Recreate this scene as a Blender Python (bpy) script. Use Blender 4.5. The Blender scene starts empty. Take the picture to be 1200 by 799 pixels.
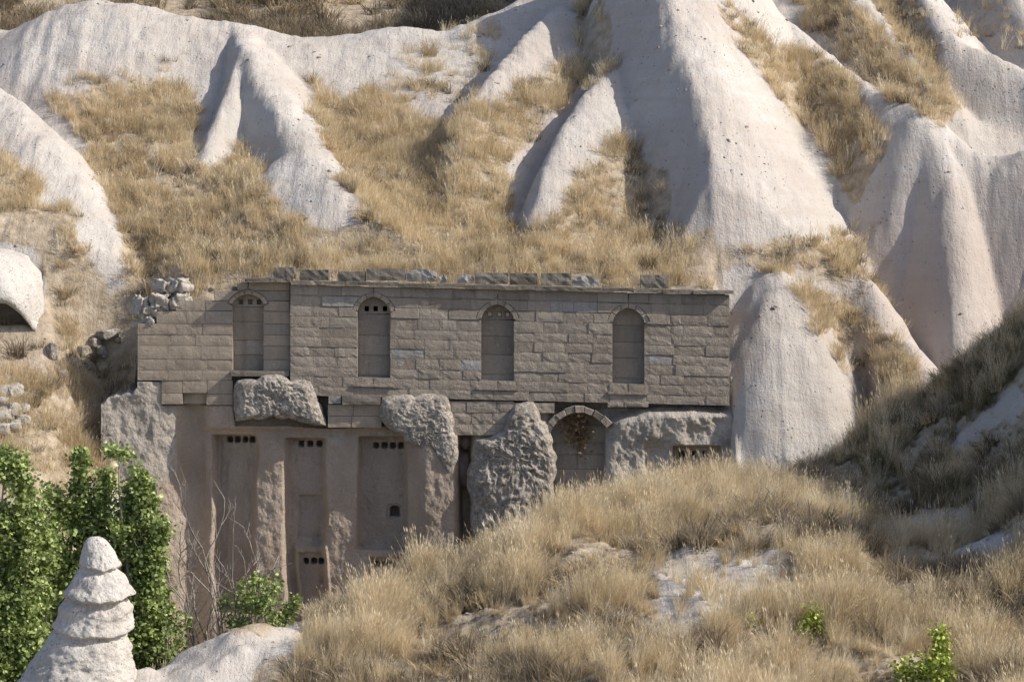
import bpy, math, random
import numpy as np
from mathutils import Vector, Matrix
R = math.radians
SC = bpy.context.scene
COL = SC.collection
rng = np.random.default_rng(7)
random.seed(7)

# ------------------------------------------------------------------ camera, sky, sun
CAMY, CAMZ, FPX, HOR = -68.0, 6.0, 3400.0, 300.0      # facade plane is y = 0 (50 px of the photo = 1 m)
cam = bpy.data.cameras.new('camera'); camo = bpy.data.objects.new('camera', cam); COL.objects.link(camo)
camo.location = (0, CAMY, CAMZ); camo.rotation_euler = (R(90), 0, 0)
cam.sensor_width = 36; cam.lens = 102; cam.clip_end = 2000; cam.clip_start = 1
cam.shift_y = -(399.5 - HOR) / 1200.0
SC.camera = camo
SUN_EL, SUN_AZ = R(39), R(103)                        # azimuth from +Y towards +X
sdir = Vector((math.sin(SUN_AZ) * math.cos(SUN_EL), math.cos(SUN_AZ) * math.cos(SUN_EL), math.sin(SUN_EL)))
world = bpy.data.worlds.new('World'); SC.world = world; world.use_nodes = True
wn = world.node_tree.nodes; wl = world.node_tree.links
sky = wn.new('ShaderNodeTexSky'); sky.sky_type = 'NISHITA'; sky.sun_disc = False
sky.sun_elevation = SUN_EL; sky.sun_rotation = SUN_AZ; sky.altitude = 1200; sky.dust_density = 4.0; sky.air_density = 0.7; sky.ozone_density = 0.4
bg = wn['Background']; bg.inputs['Strength'].default_value = 0.15
wl.new(sky.outputs[0], bg.inputs[0])
sl = bpy.data.lights.new('sun', 'SUN'); sl.energy = 4.0; sl.angle = R(0.53); sl.color = (1, 0.945, 0.86)
so = bpy.data.objects.new('sun', sl); COL.objects.link(so); so.location = (30, -10, 40)
so.rotation_euler = sdir.to_track_quat('Z', 'Y').to_euler()
SC.view_settings.view_transform = 'Standard'; SC.view_settings.look = 'None'
SC.view_settings.exposure = 0.40; SC.view_settings.gamma = 1.0

def W(px, py, y):
    s = (y - CAMY) / FPX
    return ((px - 600) * s, y, CAMZ + (HOR - py) * s)
def pxof(x, y, z):
    s = FPX / (y - CAMY)
    return 600 + x * s, HOR - (z - CAMZ) * s
def FX(u): return (u - 600) / 50.0                     # photo px on the facade plane -> metres
def FZ(v): return CAMZ + (HOR - v) / 50.0

# ------------------------------------------------------------------ numpy noise
_PERM = rng.permutation(4096)
_VAL = rng.random(4096)
def vnoise(x, y, z=0.0):
    x, y, z = np.broadcast_arrays(np.asarray(x, float), np.asarray(y, float), np.asarray(z, float))
    xi = np.floor(x).astype(int); yi = np.floor(y).astype(int); zi = np.floor(z).astype(int)
    fx = x - xi; fy = y - yi; fz = z - zi
    fx = fx * fx * (3 - 2 * fx); fy = fy * fy * (3 - 2 * fy); fz = fz * fz * (3 - 2 * fz)
    def h(a, b, c): return _VAL[_PERM[(_PERM[(_PERM[a & 4095] + b) & 4095] + c) & 4095]]
    def l(a, b, t): return a + (b - a) * t
    c0 = l(l(h(xi, yi, zi), h(xi + 1, yi, zi), fx), l(h(xi, yi + 1, zi), h(xi + 1, yi + 1, zi), fx), fy)
    c1 = l(l(h(xi, yi, zi + 1), h(xi + 1, yi, zi + 1), fx), l(h(xi, yi + 1, zi + 1), h(xi + 1, yi + 1, zi + 1), fx), fy)
    return l(c0, c1, fz) * 2 - 1
def fbm(x, y, z=0.0, o=4, g=0.5):
    a = 1.0; s = 0; f = 1.0
    for i in range(o):
        s = s + a * vnoise(np.asarray(x) * f + 17.3 * i, np.asarray(y) * f + 5.1 * i, np.asarray(z) * f + 9.7 * i); a *= g; f *= 2.03
    return s
def sst(a, b, x):
    t = np.clip((np.asarray(x, float) - a) / (b - a), 0, 1); return t * t * (3 - 2 * t)
def smax(a, b, k):
    h = np.clip(0.5 + 0.5 * (a - b) / k, 0, 1); return b + (a - b) * h + k * h * (1 - h)
def pip(px, py, poly):
    inside = np.zeros(px.shape, bool); n = len(poly)
    for i in range(n):
        x0, y0 = poly[i]; x1, y1 = poly[(i + 1) % n]
        if y0 == y1: continue
        c = ((y0 > py) != (y1 > py)) & (px < (x1 - x0) * (py - y0) / (y1 - y0) + x0)
        inside ^= c
    return inside

# ------------------------------------------------------------------ object helpers
def link_mesh(name, me, mat=None, parent=None):
    o = bpy.data.objects.new(name, me); COL.objects.link(o)
    if mat is not None and not me.materials: me.materials.append(mat)
    if parent is not None: o.parent = parent
    return o
def mesh(name, V, F, smooth=False):
    me = bpy.data.meshes.new(name); me.from_pydata([tuple(v) for v in V], [], [tuple(f) for f in F]); me.update()
    if smooth: me.polygons.foreach_set('use_smooth', [True] * len(me.polygons))
    return me
def grid_mesh(name, P, smooth=True):
    nr, nc = P.shape[:2]
    me = bpy.data.meshes.new(name)
    idx = np.arange(nr * nc).reshape(nr, nc)
    q = np.stack([idx[:-1, :-1], idx[:-1, 1:], idx[1:, 1:], idx[1:, :-1]], -1).reshape(-1, 4)
    me.vertices.add(nr * nc); me.vertices.foreach_set('co', P.reshape(-1).astype(np.float32))
    n = len(q); me.loops.add(n * 4); me.loops.foreach_set('vertex_index', q.reshape(-1).astype(np.int32))
    me.polygons.add(n); me.polygons.foreach_set('loop_start', np.arange(0, n * 4, 4, dtype=np.int32))
    me.update(calc_edges=True)
    if smooth: me.polygons.foreach_set('use_smooth', np.ones(n, bool))
    return me
def tris_mesh(name, V, F):
    """V (n,3), F (m,k) all faces with k corners"""
    me = bpy.data.meshes.new(name); k = F.shape[1]
    me.vertices.add(len(V)); me.vertices.foreach_set('co', np.asarray(V, np.float32).reshape(-1))
    n = len(F); me.loops.add(n * k); me.loops.foreach_set('vertex_index', F.reshape(-1).astype(np.int32))
    me.polygons.add(n); me.polygons.foreach_set('loop_start', np.arange(0, n * k, k, dtype=np.int32))
    me.update(calc_edges=True); return me
def empty(name, loc=(0, 0, 0)):
    o = bpy.data.objects.new(name, None); COL.objects.link(o); o.location = loc; return o
def tag(o, label=None, cat=None, group=None, kind=None):
    if label: o['label'] = label
    if cat: o['category'] = cat
    if group: o['group'] = group
    if kind: o['kind'] = kind
    return o

# ------------------------------------------------------------------ materials
class NT:
    def __init__(s, name, rough=0.9):
        s.m = bpy.data.materials.new(name); s.m.use_nodes = True; s.t = s.m.node_tree; s.n = s.t.nodes
        s.b = s.n['Principled BSDF']; s.b.inputs['Roughness'].default_value = rough
        s.b.inputs['Specular IOR Level'].default_value = 0.15
        s.pos = s.n.new('ShaderNodeNewGeometry').outputs['Position']
    def l(s, a, b): s.t.links.new(a, b)
    def noise(s, sc, det=4, rough=0.55, vec=None, dist=0.0):
        n = s.n.new('ShaderNodeTexNoise'); n.inputs['Scale'].default_value = sc; n.inputs['Detail'].default_value = det
        n.inputs['Roughness'].default_value = rough; n.inputs['Distortion'].default_value = dist
        s.l(vec or s.pos, n.inputs['Vector']); return n.outputs['Fac']
    def voro(s, sc, vec=None, feat='F1'):
        n = s.n.new('ShaderNodeTexVoronoi'); n.feature = feat; n.inputs['Scale'].default_value = sc
        s.l(vec or s.pos, n.inputs['Vector']); return n.outputs['Distance']
    def ramp(s, fac, stops):
        n = s.n.new('ShaderNodeValToRGB'); e = n.color_ramp.elements
        while len(e) < len(stops): e.new(0.5)
        for i, (p, c) in enumerate(stops):
            e[i].position = p; e[i].color = (*c, 1) if not isinstance(c, (int, float)) else (c, c, c, 1)
        s.l(fac, n.inputs[0]); return n.outputs[0]
    def mix(s, fac, a, b, mode='MIX'):
        n = s.n.new('ShaderNodeMix'); n.data_type = 'RGBA'; n.blend_type = mode
        for k, v in ((0, fac), (6, a), (7, b)):
            if isinstance(v, (int, float)): n.inputs[k].default_value = v
            elif isinstance(v, tuple): n.inputs[k].default_value = (*v, 1)
            else: s.l(v, n.inputs[k])
        return n.outputs[2]
    def math(s, op, a, b=0.0, c=None):
        n = s.n.new('ShaderNodeMath'); n.operation = op
        for k, v in enumerate((a, b) if c is None else (a, b, c)):
            if isinstance(v, (int, float)): n.inputs[k].default_value = v
            else: s.l(v, n.inputs[k])
        return n.outputs[0]
    def attr(s, name):
        n = s.n.new('ShaderNodeAttribute'); n.attribute_name = name; return n.outputs['Fac']
    def rand(s):
        return s.n.new('ShaderNodeObjectInfo').outputs['Random']
    def scaled(s, v):
        n = s.n.new('ShaderNodeMapping'); n.inputs['Scale'].default_value = v; s.l(s.pos, n.inputs[0]); return n.outputs[0]
    def col(s, c): s.l(c, s.b.inputs['Base Color'])
    def bump(s, h, dist, strength=1.0, prev=None):
        n = s.n.new('ShaderNodeBump'); n.inputs['Distance'].default_value = dist; n.inputs['Strength'].default_value = strength
        s.l(h, n.inputs['Height'])
        if prev: s.l(prev, n.inputs['Normal'])
        s.l(n.outputs[0], s.b.inputs['Normal']); return n.outputs[0]

def mat_terrain():
    n = NT('pale_tuff_and_soil', 0.95)
    big = n.noise(0.35, 3); mid = n.noise(2.2, 5); fine = n.noise(14, 5, 0.7)
    tuff = n.ramp(big, [(0.3, (0.42, 0.384, 0.345)), (0.5, (0.485, 0.456, 0.417)), (0.72, (0.53, 0.506, 0.47))])
    tuff = n.mix(n.ramp(mid, [(0.35, 0.0), (0.7, 0.35)]), tuff, (0.42, 0.36, 0.30))
    tuff = n.mix(n.ramp(fine, [(0.3, 0.3), (0.5, 0.0)]), tuff, (0.36, 0.30, 0.25))
    spk = n.voro(6.5); sp2 = n.noise(3.3, 2)
    peb = n.math('MULTIPLY', n.ramp(spk, [(0.10, 0.9), (0.18, 0.0)]), n.ramp(sp2, [(0.50, 0.0), (0.60, 1.0)]))
    pb2 = n.math('MULTIPLY', n.ramp(n.voro(15.0), [(0.16, 1.0), (0.26, 0.0)]), n.ramp(n.noise(1.4, 5), [(0.48, 0.0), (0.68, 0.45)]))
    peb = n.math('MAXIMUM', peb, pb2)
    rill = n.noise(1.0, 6, 0.65, n.scaled((6, 1.1, 1.1)), 1.6)
    tuff = n.mix(n.ramp(rill, [(0.34, 0.3), (0.48, 0.0)]), tuff, (0.40, 0.35, 0.295))
    bed = n.noise(1.0, 5, 0.6, n.scaled((0.25, 0.25, 4.0)), 0.4)
    tuff = n.mix(n.ramp(bed, [(0.42, 0.28), (0.56, 0.0)]), tuff, (0.40, 0.335, 0.285))
    tuff = n.mix(n.ramp(n.noise(0.9, 9, 0.75), [(0.54, 0.0), (0.66, 0.4)]), tuff, (0.37, 0.335, 0.295))
    tuff = n.mix(peb, tuff, (0.20, 0.16, 0.13))
    soil = n.ramp(n.noise(3.5, 6, 0.7), [(0.3, (0.21, 0.165, 0.115)), (0.5, (0.37, 0.30, 0.215)), (0.7, (0.50, 0.43, 0.335))])
    veg = n.attr('veg')
    v2 = n.math('ADD', veg, n.math('MULTIPLY', n.math('SUBTRACT', n.noise(2.8, 5, 0.7), 0.5), 1.3))
    c = n.mix(n.ramp(v2, [(0.35, 0.0), (0.65, 1.0)]), tuff, soil)
    pink = n.attr('pink')
    c = n.mix(n.math('MULTIPLY', pink, 0.6), c, (0.42, 0.34, 0.295))
    n.col(c)
    flute = n.noise(1.0, 5, 0.6, n.scaled((7, 1.2, 1.2)), 0.6)
    b = n.bump(flute, 0.06, 0.5)
    b = n.bump(rill, 0.05, 0.4, b)
    b = n.bump(mid, 0.10, 0.5, b)
    b = n.bump(fine, 0.035, 0.85, b)
    n.bump(n.math('MULTIPLY', peb, 1.0), 0.03, 0.9, b)
    return n.m
def mat_rock(name, c0, c1, c2, lich=None, bump=1.0, tool=False):
    n = NT(name, 0.95)
    c = n.ramp(n.noise(1.3, 5), [(0.3, c0), (0.5, c1), (0.7, c2)])
    f = n.noise(18, 5, 0.7)
    c = n.mix(n.ramp(f, [(0.32, 0.5), (0.55, 0.0)]), c, tuple(v * 0.6 for v in c0))
    if lich:
        c = n.mix(n.ramp(n.noise(2.2, 10, 0.8, None, 0.5), [(0.47, 0.0), (0.55, 0.9)]), c, lich)
        c = n.mix(n.ramp(n.noise(11.0, 6, 0.8), [(0.50, 0.0), (0.56, 0.75)]), c, tuple(v * 0.8 for v in lich))
        c = n.mix(n.ramp(n.noise(8.0, 6, 0.8), [(0.56, 0.0), (0.62, 0.8)]), c, (0.55, 0.52, 0.47))
    pit = n.math('MULTIPLY', n.ramp(n.voro(13.0), [(0.12, 1.0), (0.26, 0.0)]), n.ramp(n.noise(3.0, 4), [(0.45, 0.0), (0.58, 0.8)]))
    c = n.mix(pit, c, tuple(v * 0.45 for v in c0))
    n.col(c)
    b = n.bump(n.noise(5, 6, 0.65), 0.10 * bump, 0.7)
    b = n.bump(n.math('SUBTRACT', 1.0, pit), 0.04 * bump, 0.8, b)
    if tool:
        b = n.bump(n.noise(26, 2, 0.5, n.scaled((1, 1, 0.45))), 0.03 * bump, 0.9, b)
    b = n.bump(f, 0.04 * bump, 0.9, b)
    return n.m
def mat_block(name, a, b_, c, bump, stain):
    n = NT(name, 0.92)
    rnd = n.rand()
    base = n.ramp(rnd, [(0.0, a), (0.5, b_), (1.0, c)])
    base = n.mix(n.ramp(n.noise(2.0, 6, 0.65), [(0.38, 0.0), (0.66, 0.6)]), base, stain)
    base = n.mix(n.ramp(n.noise(1.6, 6, 0.7, n.scaled((2.4, 1, 0.3)), 0.3), [(0.5, 0.0), (0.72, 0.6)]), base, tuple(v * 0.62 for v in stain))
    base = n.mix(n.ramp(n.noise(6.0, 7, 0.75), [(0.57, 0.0), (0.68, 0.45)]), base, tuple(min(1, v * 1.35) for v in c))
    f = n.noise(30, 5, 0.75)
    base = n.mix(n.ramp(f, [(0.3, 0.45), (0.52, 0.0)]), base, tuple(v * 0.5 for v in a))
    n.col(base)
    b = n.bump(n.noise(9, 5, 0.65), 0.05 * bump, 0.8)
    b = n.bump(f, 0.022 * bump, 0.9, b)
    return n.m
def mat_grass(name, stops, rough=0.7):
    n = NT(name, rough)
    c = n.ramp(n.rand(), stops)
    pn = n.noise(0.55, 3)
    c = n.mix(n.ramp(pn, [(0.45, 0.0), (0.68, 0.5)]), c, tuple(v * 0.7 for v in stops[1][1]))
    n.col(c)
    tr = n.n.new('ShaderNodeBsdfTranslucent'); n.l(c, tr.inputs[0])
    ms = n.n.new('ShaderNodeMixShader'); ms.inputs[0].default_value = 0.42
    n.l(n.b.outputs[0], ms.inputs[1]); n.l(tr.outputs[0], ms.inputs[2])
    n.l(ms.outputs[0], n.n['Material Output'].inputs[0])
    return n.m
def mat_leaf(name, a, b, rough=0.45):
    n = NT(name, rough); n.b.inputs['Specular IOR Level'].default_value = 0.45
    g = n.n.new('ShaderNodeNewGeometry')
    c = n.ramp(g.outputs['Random Per Island'], [(0.0, a), (0.85, b), (1.0, tuple(min(1, v * 1.7) for v in b))])
    n.col(c)
    tr = n.n.new('ShaderNodeBsdfTranslucent'); n.l(c, tr.inputs[0])
    ms = n.n.new('ShaderNodeMixShader'); ms.inputs[0].default_value = 0.3
    n.l(n.b.outputs[0], ms.inputs[1]); n.l(tr.outputs[0], ms.inputs[2])
    n.l(ms.outputs[0], n.n['Material Output'].inputs[0])
    return n.m

M_TERR = mat_terrain()
M_PINK = mat_rock('pink_carved_tuff', (0.30, 0.225, 0.185), (0.36, 0.275, 0.23), (0.42, 0.335, 0.285), None, 0.6, True)
M_LICH = mat_rock('lichen_grey_rock', (0.42, 0.36, 0.30), (0.50, 0.44, 0.375), (0.57, 0.51, 0.44), (0.26, 0.235, 0.20), 1.2)
M_WHITE = mat_rock('white_tuff', (0.50, 0.46, 0.41), (0.575, 0.54, 0.49), (0.62, 0.59, 0.545), None, 1.0)
M_HEAP = mat_rock('pale_heap_stone', (0.36, 0.32, 0.27), (0.43, 0.39, 0.335), (0.49, 0.45, 0.395), None, 0.6)
M_SMOOTH = mat_block('smooth_ashlar', (0.30, 0.258, 0.21), (0.355, 0.305, 0.247), (0.41, 0.355, 0.287), 0.7, (0.25, 0.223, 0.19))
M_WARM = mat_block('warm_ashlar', (0.36, 0.294, 0.224), (0.40, 0.33, 0.254), (0.44, 0.367, 0.286), 0.6, (0.27, 0.227, 0.18))
M_ROUGH = mat_block('rough_ashlar', (0.34, 0.287, 0.232), (0.385, 0.328, 0.268), (0.43, 0.37, 0.303), 1.4, (0.28, 0.24, 0.2))
M_PALE = mat_block('pale_plaster', (0.36, 0.345, 0.32), (0.40, 0.385, 0.36), (0.44, 0.425, 0.40), 1.2, (0.25, 0.225, 0.195))
M_MORT = mat_block('mortar', (0.30, 0.25, 0.20), (0.30, 0.25, 0.20), (0.30, 0.25, 0.20), 0.8, (0.20, 0.172, 0.142))
M_COPE = mat_block('weathered_coping', (0.17, 0.15, 0.125), (0.24, 0.21, 0.17), (0.32, 0.285, 0.235), 1.0, (0.12, 0.11, 0.095))
M_DARK = mat_block('interior_shade', (0.05, 0.045, 0.04), (0.05, 0.045, 0.04), (0.05, 0.045, 0.04), 0.5, (0.03, 0.03, 0.03))  # near-black colour stands in for the shade inside the nest cavities
M_STRAW = mat_grass('straw_grass', [(0.0, (0.55, 0.435, 0.26)), (0.4, (0.70, 0.58, 0.38)), (0.75, (0.79, 0.68, 0.48)), (1.0, (0.86, 0.77, 0.60))])
M_GOLD = mat_grass('golden_grass', [(0.0, (0.43, 0.325, 0.185)), (0.4, (0.59, 0.465, 0.285)), (0.75, (0.69, 0.56, 0.365)), (1.0, (0.76, 0.645, 0.455))])
M_SCRUB = mat_grass('brown_scrub', [(0.0, (0.16, 0.125, 0.085)), (0.4, (0.28, 0.225, 0.155)), (0.75, (0.38, 0.315, 0.225)), (1.0, (0.47, 0.40, 0.30))])
M_OLIVE_SHADE = mat_grass('olive_shade_grass', [(0.0, (0.12, 0.105, 0.055)), (0.4, (0.20, 0.175, 0.095)), (0.75, (0.28, 0.245, 0.14)), (1.0, (0.38, 0.33, 0.20))])  # olive grass tone, also used to darken the shaded right bank by colour
M_LEAF = mat_leaf('green_leaves', (0.12, 0.17, 0.04), (0.37, 0.44, 0.15))
M_LEAF2 = mat_leaf('lime_leaves', (0.20, 0.26, 0.03), (0.40, 0.46, 0.08))
M_RUST = mat_leaf('rusty_leaves', (0.20, 0.12, 0.06), (0.36, 0.27, 0.15), 0.8)
M_TWIG = mat_rock('grey_bark', (0.22, 0.185, 0.155), (0.30, 0.26, 0.225), (0.38, 0.34, 0.30), None, 0.2)

# ------------------------------------------------------------------ terrain
def base_hill(x, y):
    xr = sst(-2.0, 4.0, x - 0.12 * y)                      # right of the frame middle the hill climbs on
    up = 4.4 + 0.55 * y
    crest = 14.3
    left = np.where(y < crest, up, 4.4 + 0.55 * crest - 0.9 * (y - crest))
    left = np.maximum(left, 6.0 - 0.0 * y)
    far = 4.0 + 0.42 * (y - 22.0) + 1.3 * fbm(x * 0.09, y * 0.09, 3.3, 3)
    left = np.where(y > 20, np.maximum(left, np.minimum(far, 60)), left)
    right = np.where(y < 34, up, 4.4 + 0.55 * 34 + 0.35 * (y - 34))
    z = left * (1 - xr) + right * xr
    return z
RIDGES = [  # (crest [(px,py,y)...], slope left, slope right, slope front, rounding)
    # skyline at the upper left
    ([(-160,120,13.2),(-40,80,13.6),(20,42,13.9),(60,15,14.1),(100,0,14.2),(140,2,14.2),(200,17,14.1),(270,28,14.0),(330,41,14.0),(400,50,14.0),(470,48,14.3),(540,33,14.8),(600,10,15.6),(650,-18,16.6)], 0.9, 0.9, 0.95, 0.5),
    # nose with two shaded hollows
    ([(272,30,13.6),(284,52,11.6),(300,84,10.0),(330,130,8.1),(363,178,6.4),(357,215,5.2),(346,262,3.9)], 3.4, 1.15, 1.8, 0.25, 1.0),
    ([(358,172,6.2),(392,212,4.6),(420,240,3.8),(450,266,3.0)], 1.0, 1.1, 1.1, 0.5, 0.9),
    ([(283,60,11.3),(268,110,9.4),(248,150,8.1),(236,190,6.9)], 2.8, 2.2, 1.8, 0.18),
    # left rounded back
    ([(-120,60,9.6),(-40,92,8.6),(0,108,7.9),(50,155,6.4),(92,215,4.8),(118,270,3.6),(128,315,2.9)], 0.55, 1.5, 0.9, 0.35),
    # thin fin
    ([(720,-40,15.6),(690,-8,14.4),(655,8,13.2),(615,42,11.3),(575,88,9.2),(548,125,7.8),(536,148,7.1)], 2.2, 1.0, 1.2, 0.12),
    ([(700,20,13.6),(668,50,11.8),(640,75,10.4),(622,105,9.1)], 1.4, 1.1, 1.2, 0.15),
    # second fin that leaves the great cone
    ([(742,44,10.9),(722,70,9.6),(690,105,8.0),(660,150,6.4),(636,200,5.0),(625,235,4.2),(620,262,3.6)], 2.6, 1.15, 1.4, 0.15, 0.8),
    # great cone
    ([(760,-140,13.6),(768,-60,11.4),(782,0,9.6),(804,60,7.6),(824,120,5.9),(831,170,4.7),(830,230,3.6),(826,290,2.6)], 2.6, 1.55, 1.5, 0.25, 1.6),
    ([(826,290,2.8),(900,296,3.2),(960,296,3.3),(1002,318,3.2),(1018,345,2.8)], 1.5, 1.7, 2.4, 0.3, 0.6),
    # long ridge on the right with its nose
    ([(850,-20,15.0),(905,18,13.2),(980,82,10.4),(1040,112,8.4),(1072,130,7.5)], 1.9, 1.4, 2.4, 0.4, 0.9),
    ([(1066,126,7.7),(1088,144,7.1),(1104,182,6.3),(1115,245,5.2),(1123,320,4.0),(1124,400,2.7),(1122,440,1.9)], 2.6, 2.4, 2.4, 0.5, 0.7),
    ([(940,92,11.6),(985,110,10.2),(1030,124,9.2)], 1.8, 1.6, 2.2, 0.35),
    ([(1072,130,7.5),(1130,176,6.8),(1165,184,6.5),(1215,174,6.1)], 1.8, 1.5, 2.4, 0.4, 0.9),
    ([(1215,174,6.1),(1232,260,4.8),(1240,340,3.6),(1250,440,2.0)], 2.6, 1.5, 1.8, 0.25),
    ([(985,-20,15.0),(1020,15,13.0),(1058,55,11.4),(1086,96,9.9)], 1.5, 1.1, 1.2, 0.2),
    ([(1075,-20,14.0),(1095,18,12.4),(1112,46,11.2),(1145,60,10.8),(1200,82,10.2),(1280,110,9.0)], 2.2, 1.4, 2.4, 0.25),
    ([(1150,-60,16.5),(1185,-10,14.6),(1210,40,13)], 2.4, 1.2, 1.8, 0.3),
    # little curved crest above the dark slope
    ([(1040,388,2.0),(1062,402,1.5),(1080,432,0.8)], 1.3, 1.5, 1.2, 0.2),
]
FGP = []
for p in [(230,752,-12.5),(300,742,-11.5),(345,738,-10.5),(400,728,-9.5),(480,690,-9),(590,638,-9),(700,618,-8.5),(780,602,-8),(850,590,-7.5),(950,580,-6),(1010,580,-5.2),
          (160,790,-14),(240,830,-15.5),(400,810,-15),(600,805,-17),(850,805,-18),(1100,805,-19),(1200,805,-19.5),
          (470,740,-12),(600,715,-12.8),(850,665,-12.5),(1000,640,-11.5),(1080,640,-11),(1180,640,-10.5),(1000,720,-15),(1180,720,-15),(740,740,-15),
          (985,566,-4.2),(1060,506,-4),(1130,444,-4),(1200,382,-4),(1290,315,-4),(1420,170,-4),(1550,60,-4),
          (1110,560,-6.8),(1200,485,-6.8),(1300,350,-7),(1420,200,-7),(1240,550,-9.3),(1320,470,-10),(1420,340,-10),(1330,385,-12),(1420,240,-12.5),(1330,720,-16.5),(1420,680,-17)]:
    FGP.append(W(*p))
FGP += [(-3,-3,-2.8),(-1,-2.6,-1.6),(1,-2.2,-0.5),(3,-2,0.35),(5,-2,0.7),(6.3,-1.5,0.9),(8,-1,1.6),(-6,-2.5,-4),(-6.5,-6,-4.3),(-9,-3,-4),(-10,-7,-4.2),(-13,-5,-3.6),
        (-9.8,-11,-4.4),(-11.5,-13,-4.6),(-16,-8,-3),(-20,-14,-3.5),(-5,-20,-3.4),(0,-22,-3.2),(8,-24,-3),(16,-24,-1.5),(-14,-24,-5),(0,-30,-6),(14,-32,-5.5),(-14,-34,-8),
        (0,-45,-9),(20,-45,-8),(-25,-40,-9),(24,-14,6),(24,-6,13),(24,0,9),(12,2,3.6),(15,1,5.5),(-24,-2,-1)]
FGP = np.array(FGP)
def tps_fit(P):
    n = len(P); d = np.hypot(P[:, None, 0] - P[None, :, 0], P[:, None, 1] - P[None, :, 1])
    K = np.where(d > 0, d * d * np.log(d + 1e-9), 0) + np.eye(n) * 0.6
    A = np.zeros((n + 3, n + 3)); A[:n, :n] = K; A[:n, n] = 1; A[:n, n + 1:] = P[:, :2]; A[n:, :n] = A[:n, n:].T
    return np.linalg.solve(A, np.concatenate([P[:, 2], np.zeros(3)]))
TW = tps_fit(FGP)
def fg(x, y):
    z = TW[-3] + TW[-2] * x + TW[-1] * y
    for (a, b, c), w in zip(FGP, TW):
        d2 = (x - a) ** 2 + (y - b) ** 2; z = z + w * 0.5 * d2 * np.log(d2 + 1e-9)
    return z
def terrain(x, y):
    hb = base_hill(x, y)
    nz = fbm(x * 0.35, y * 0.35, 1.0, 4)
    rav = 3.6 * sst(7.2, 8.6, x) * sst(8.5, 4.5, y)
    rav = np.maximum(rav, 2.6 * sst(4.7, 5.4, x) * sst(4.8, 3.2, y))
    gul = 2.3 * np.exp(-((x + 9.6) / 1.0) ** 2) * sst(4.2, 1.6, y)
    hb = hb - rav - gul
    h = hb + 0.22 * nz * (y < 40)
    wob = 0.22 * fbm(x * 0.5, y * 0.5, 7.7, 3)
    rid = np.full(x.shape, -50.0)
    for pts, s_l, s_r, s_f, rad, *rr_ in RIDGES:
        rad_r = rr_[0] if rr_ else max(2.5 * rad, 0.5)
        P = np.array([W(*p) for p in pts]); t = np.linspace(0, len(P) - 1, (len(P) - 1) * 7 + 1)
        Q = np.stack([np.interp(t, np.arange(len(P)), P[:, k]) for k in range(3)], 1)
        if len(P) > 3:
            for _ in range(2): Q[1:-1] = 0.25 * Q[:-2] + 0.5 * Q[1:-1] + 0.25 * Q[2:]
        best = np.full(x.shape, -50.0)
        m = (x > Q[:, 0].min() - 9) & (x < Q[:, 0].max() + 9) & (y > Q[:, 1].min() - 9) & (y < Q[:, 1].max() + 12)
        xx = x[m]; yy = y[m]; bb = best[m]; ww = wob[m]
        for qx, qy, qz in Q:
            dx = xx - qx; dy = yy - qy; d = np.sqrt(dx * dx + dy * dy) + 1e-6
            cx = dx / d; cy = dy / d
            ac = np.abs(cx); s = np.where(cx < 0, s_l, s_r) * ac + np.where(cy < 0, s_f, 0.5 * (s_l + s_r)) * (1 - ac)
            ra = np.where(cx < 0, rad, rad_r) * ac + rad_r * (1 - ac)
            bb = np.maximum(bb, qz - s * (np.sqrt(d * d + ra * ra) - ra) * (1 + 0.35 * ww))
        best[m] = bb
        rid = smax(rid, best, 0.10)
    rid = rid - sst(4.3, 5.1, x) * sst(8.9, 8.0, x) * 1.35 * np.maximum(0, 3.0 + 0.3 * wob - y)
    # white cone at the building's right end
    gx, gy, gz = W(905, 312, 2.4)
    dx = (x - gx) / 1.0; dy = (y - gy) * 0.8
    d = np.sqrt(dx * dx + dy * dy) * (1 + 0.035 * vnoise(np.arctan2(dy, dx) * 2.2, x * 0.3, 2.2))
    gcone = gz - (0.38 * d + 0.56 * d * d) * np.where(dx > 0, 0.90, 0.92) + 0.10 * fbm(x * 1.4, y * 1.4, 4.4, 3)
    rid = smax(rid, gcone, 0.12)
    rel = sst(-0.25, 0.35, rid - h)
    rid = rid + 0.05 * rel * (np.abs(fbm(x * 2.6 + 0.6 * wob, y * 0.35, 14.0, 3)) - 0.3) + 0.05 * rel * fbm(x * 1.1, y * 1.1, 15.0, 4)
    h = smax(h, rid, 0.35)
    # below roof level the hillside goes on down on both sides of the building
    low = 5.5 + np.where(x < 0, 1.05, 0.95) * (y - 2.0) + 0.25 * nz - 0.7 * rav - gul
    low = smax(low, gcone, 0.15)
    low = smax(low, np.where(x > 5, rid, -50), 0.2)
    lo = sst(2.6, 1.6, y)
    h = h * (1 - lo) + low * lo
    cap = 5.58 + 0.05 * nz + (y - 1.45) * 0.15 + 1.2 * np.maximum(0, y - 1.9) ** 2
    inr = sst(-9.6, -8.4, x) * sst(5.2, 3.8, x) * (y > 1.45)
    h = h - inr * np.maximum(0, h - cap)
    inb = sst(-8.95, -8.7, x) * sst(5.05, 4.85, x)         # the building's footprint
    inf = sst(-9.4, -8.6, x) * sst(5.2, 5.0, x)           # the ground in front of it
    ff = fg(x, y) - 0.4
    h = np.where(y > 1.45, h, np.where(y > 0.25, h * (1 - inb) - 20 * inb, h * (1 - inf) + np.minimum(ff, h) * inf))
    f = fg(x, y) + 0.22 * fbm(x * 0.8, y * 0.8, 5.0, 4) + 0.12 * nz
    h = np.where(y < 3.0, smax(h, np.where(y < 1.0, f, f - (y - 1.0) * 3), 0.12), h)
    pit = sst(-14.2, -13.8, x) * sst(-11.3, -11.5, x) * sst(0.3, 0.6, y) * sst(2.1, 1.9, y)
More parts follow.
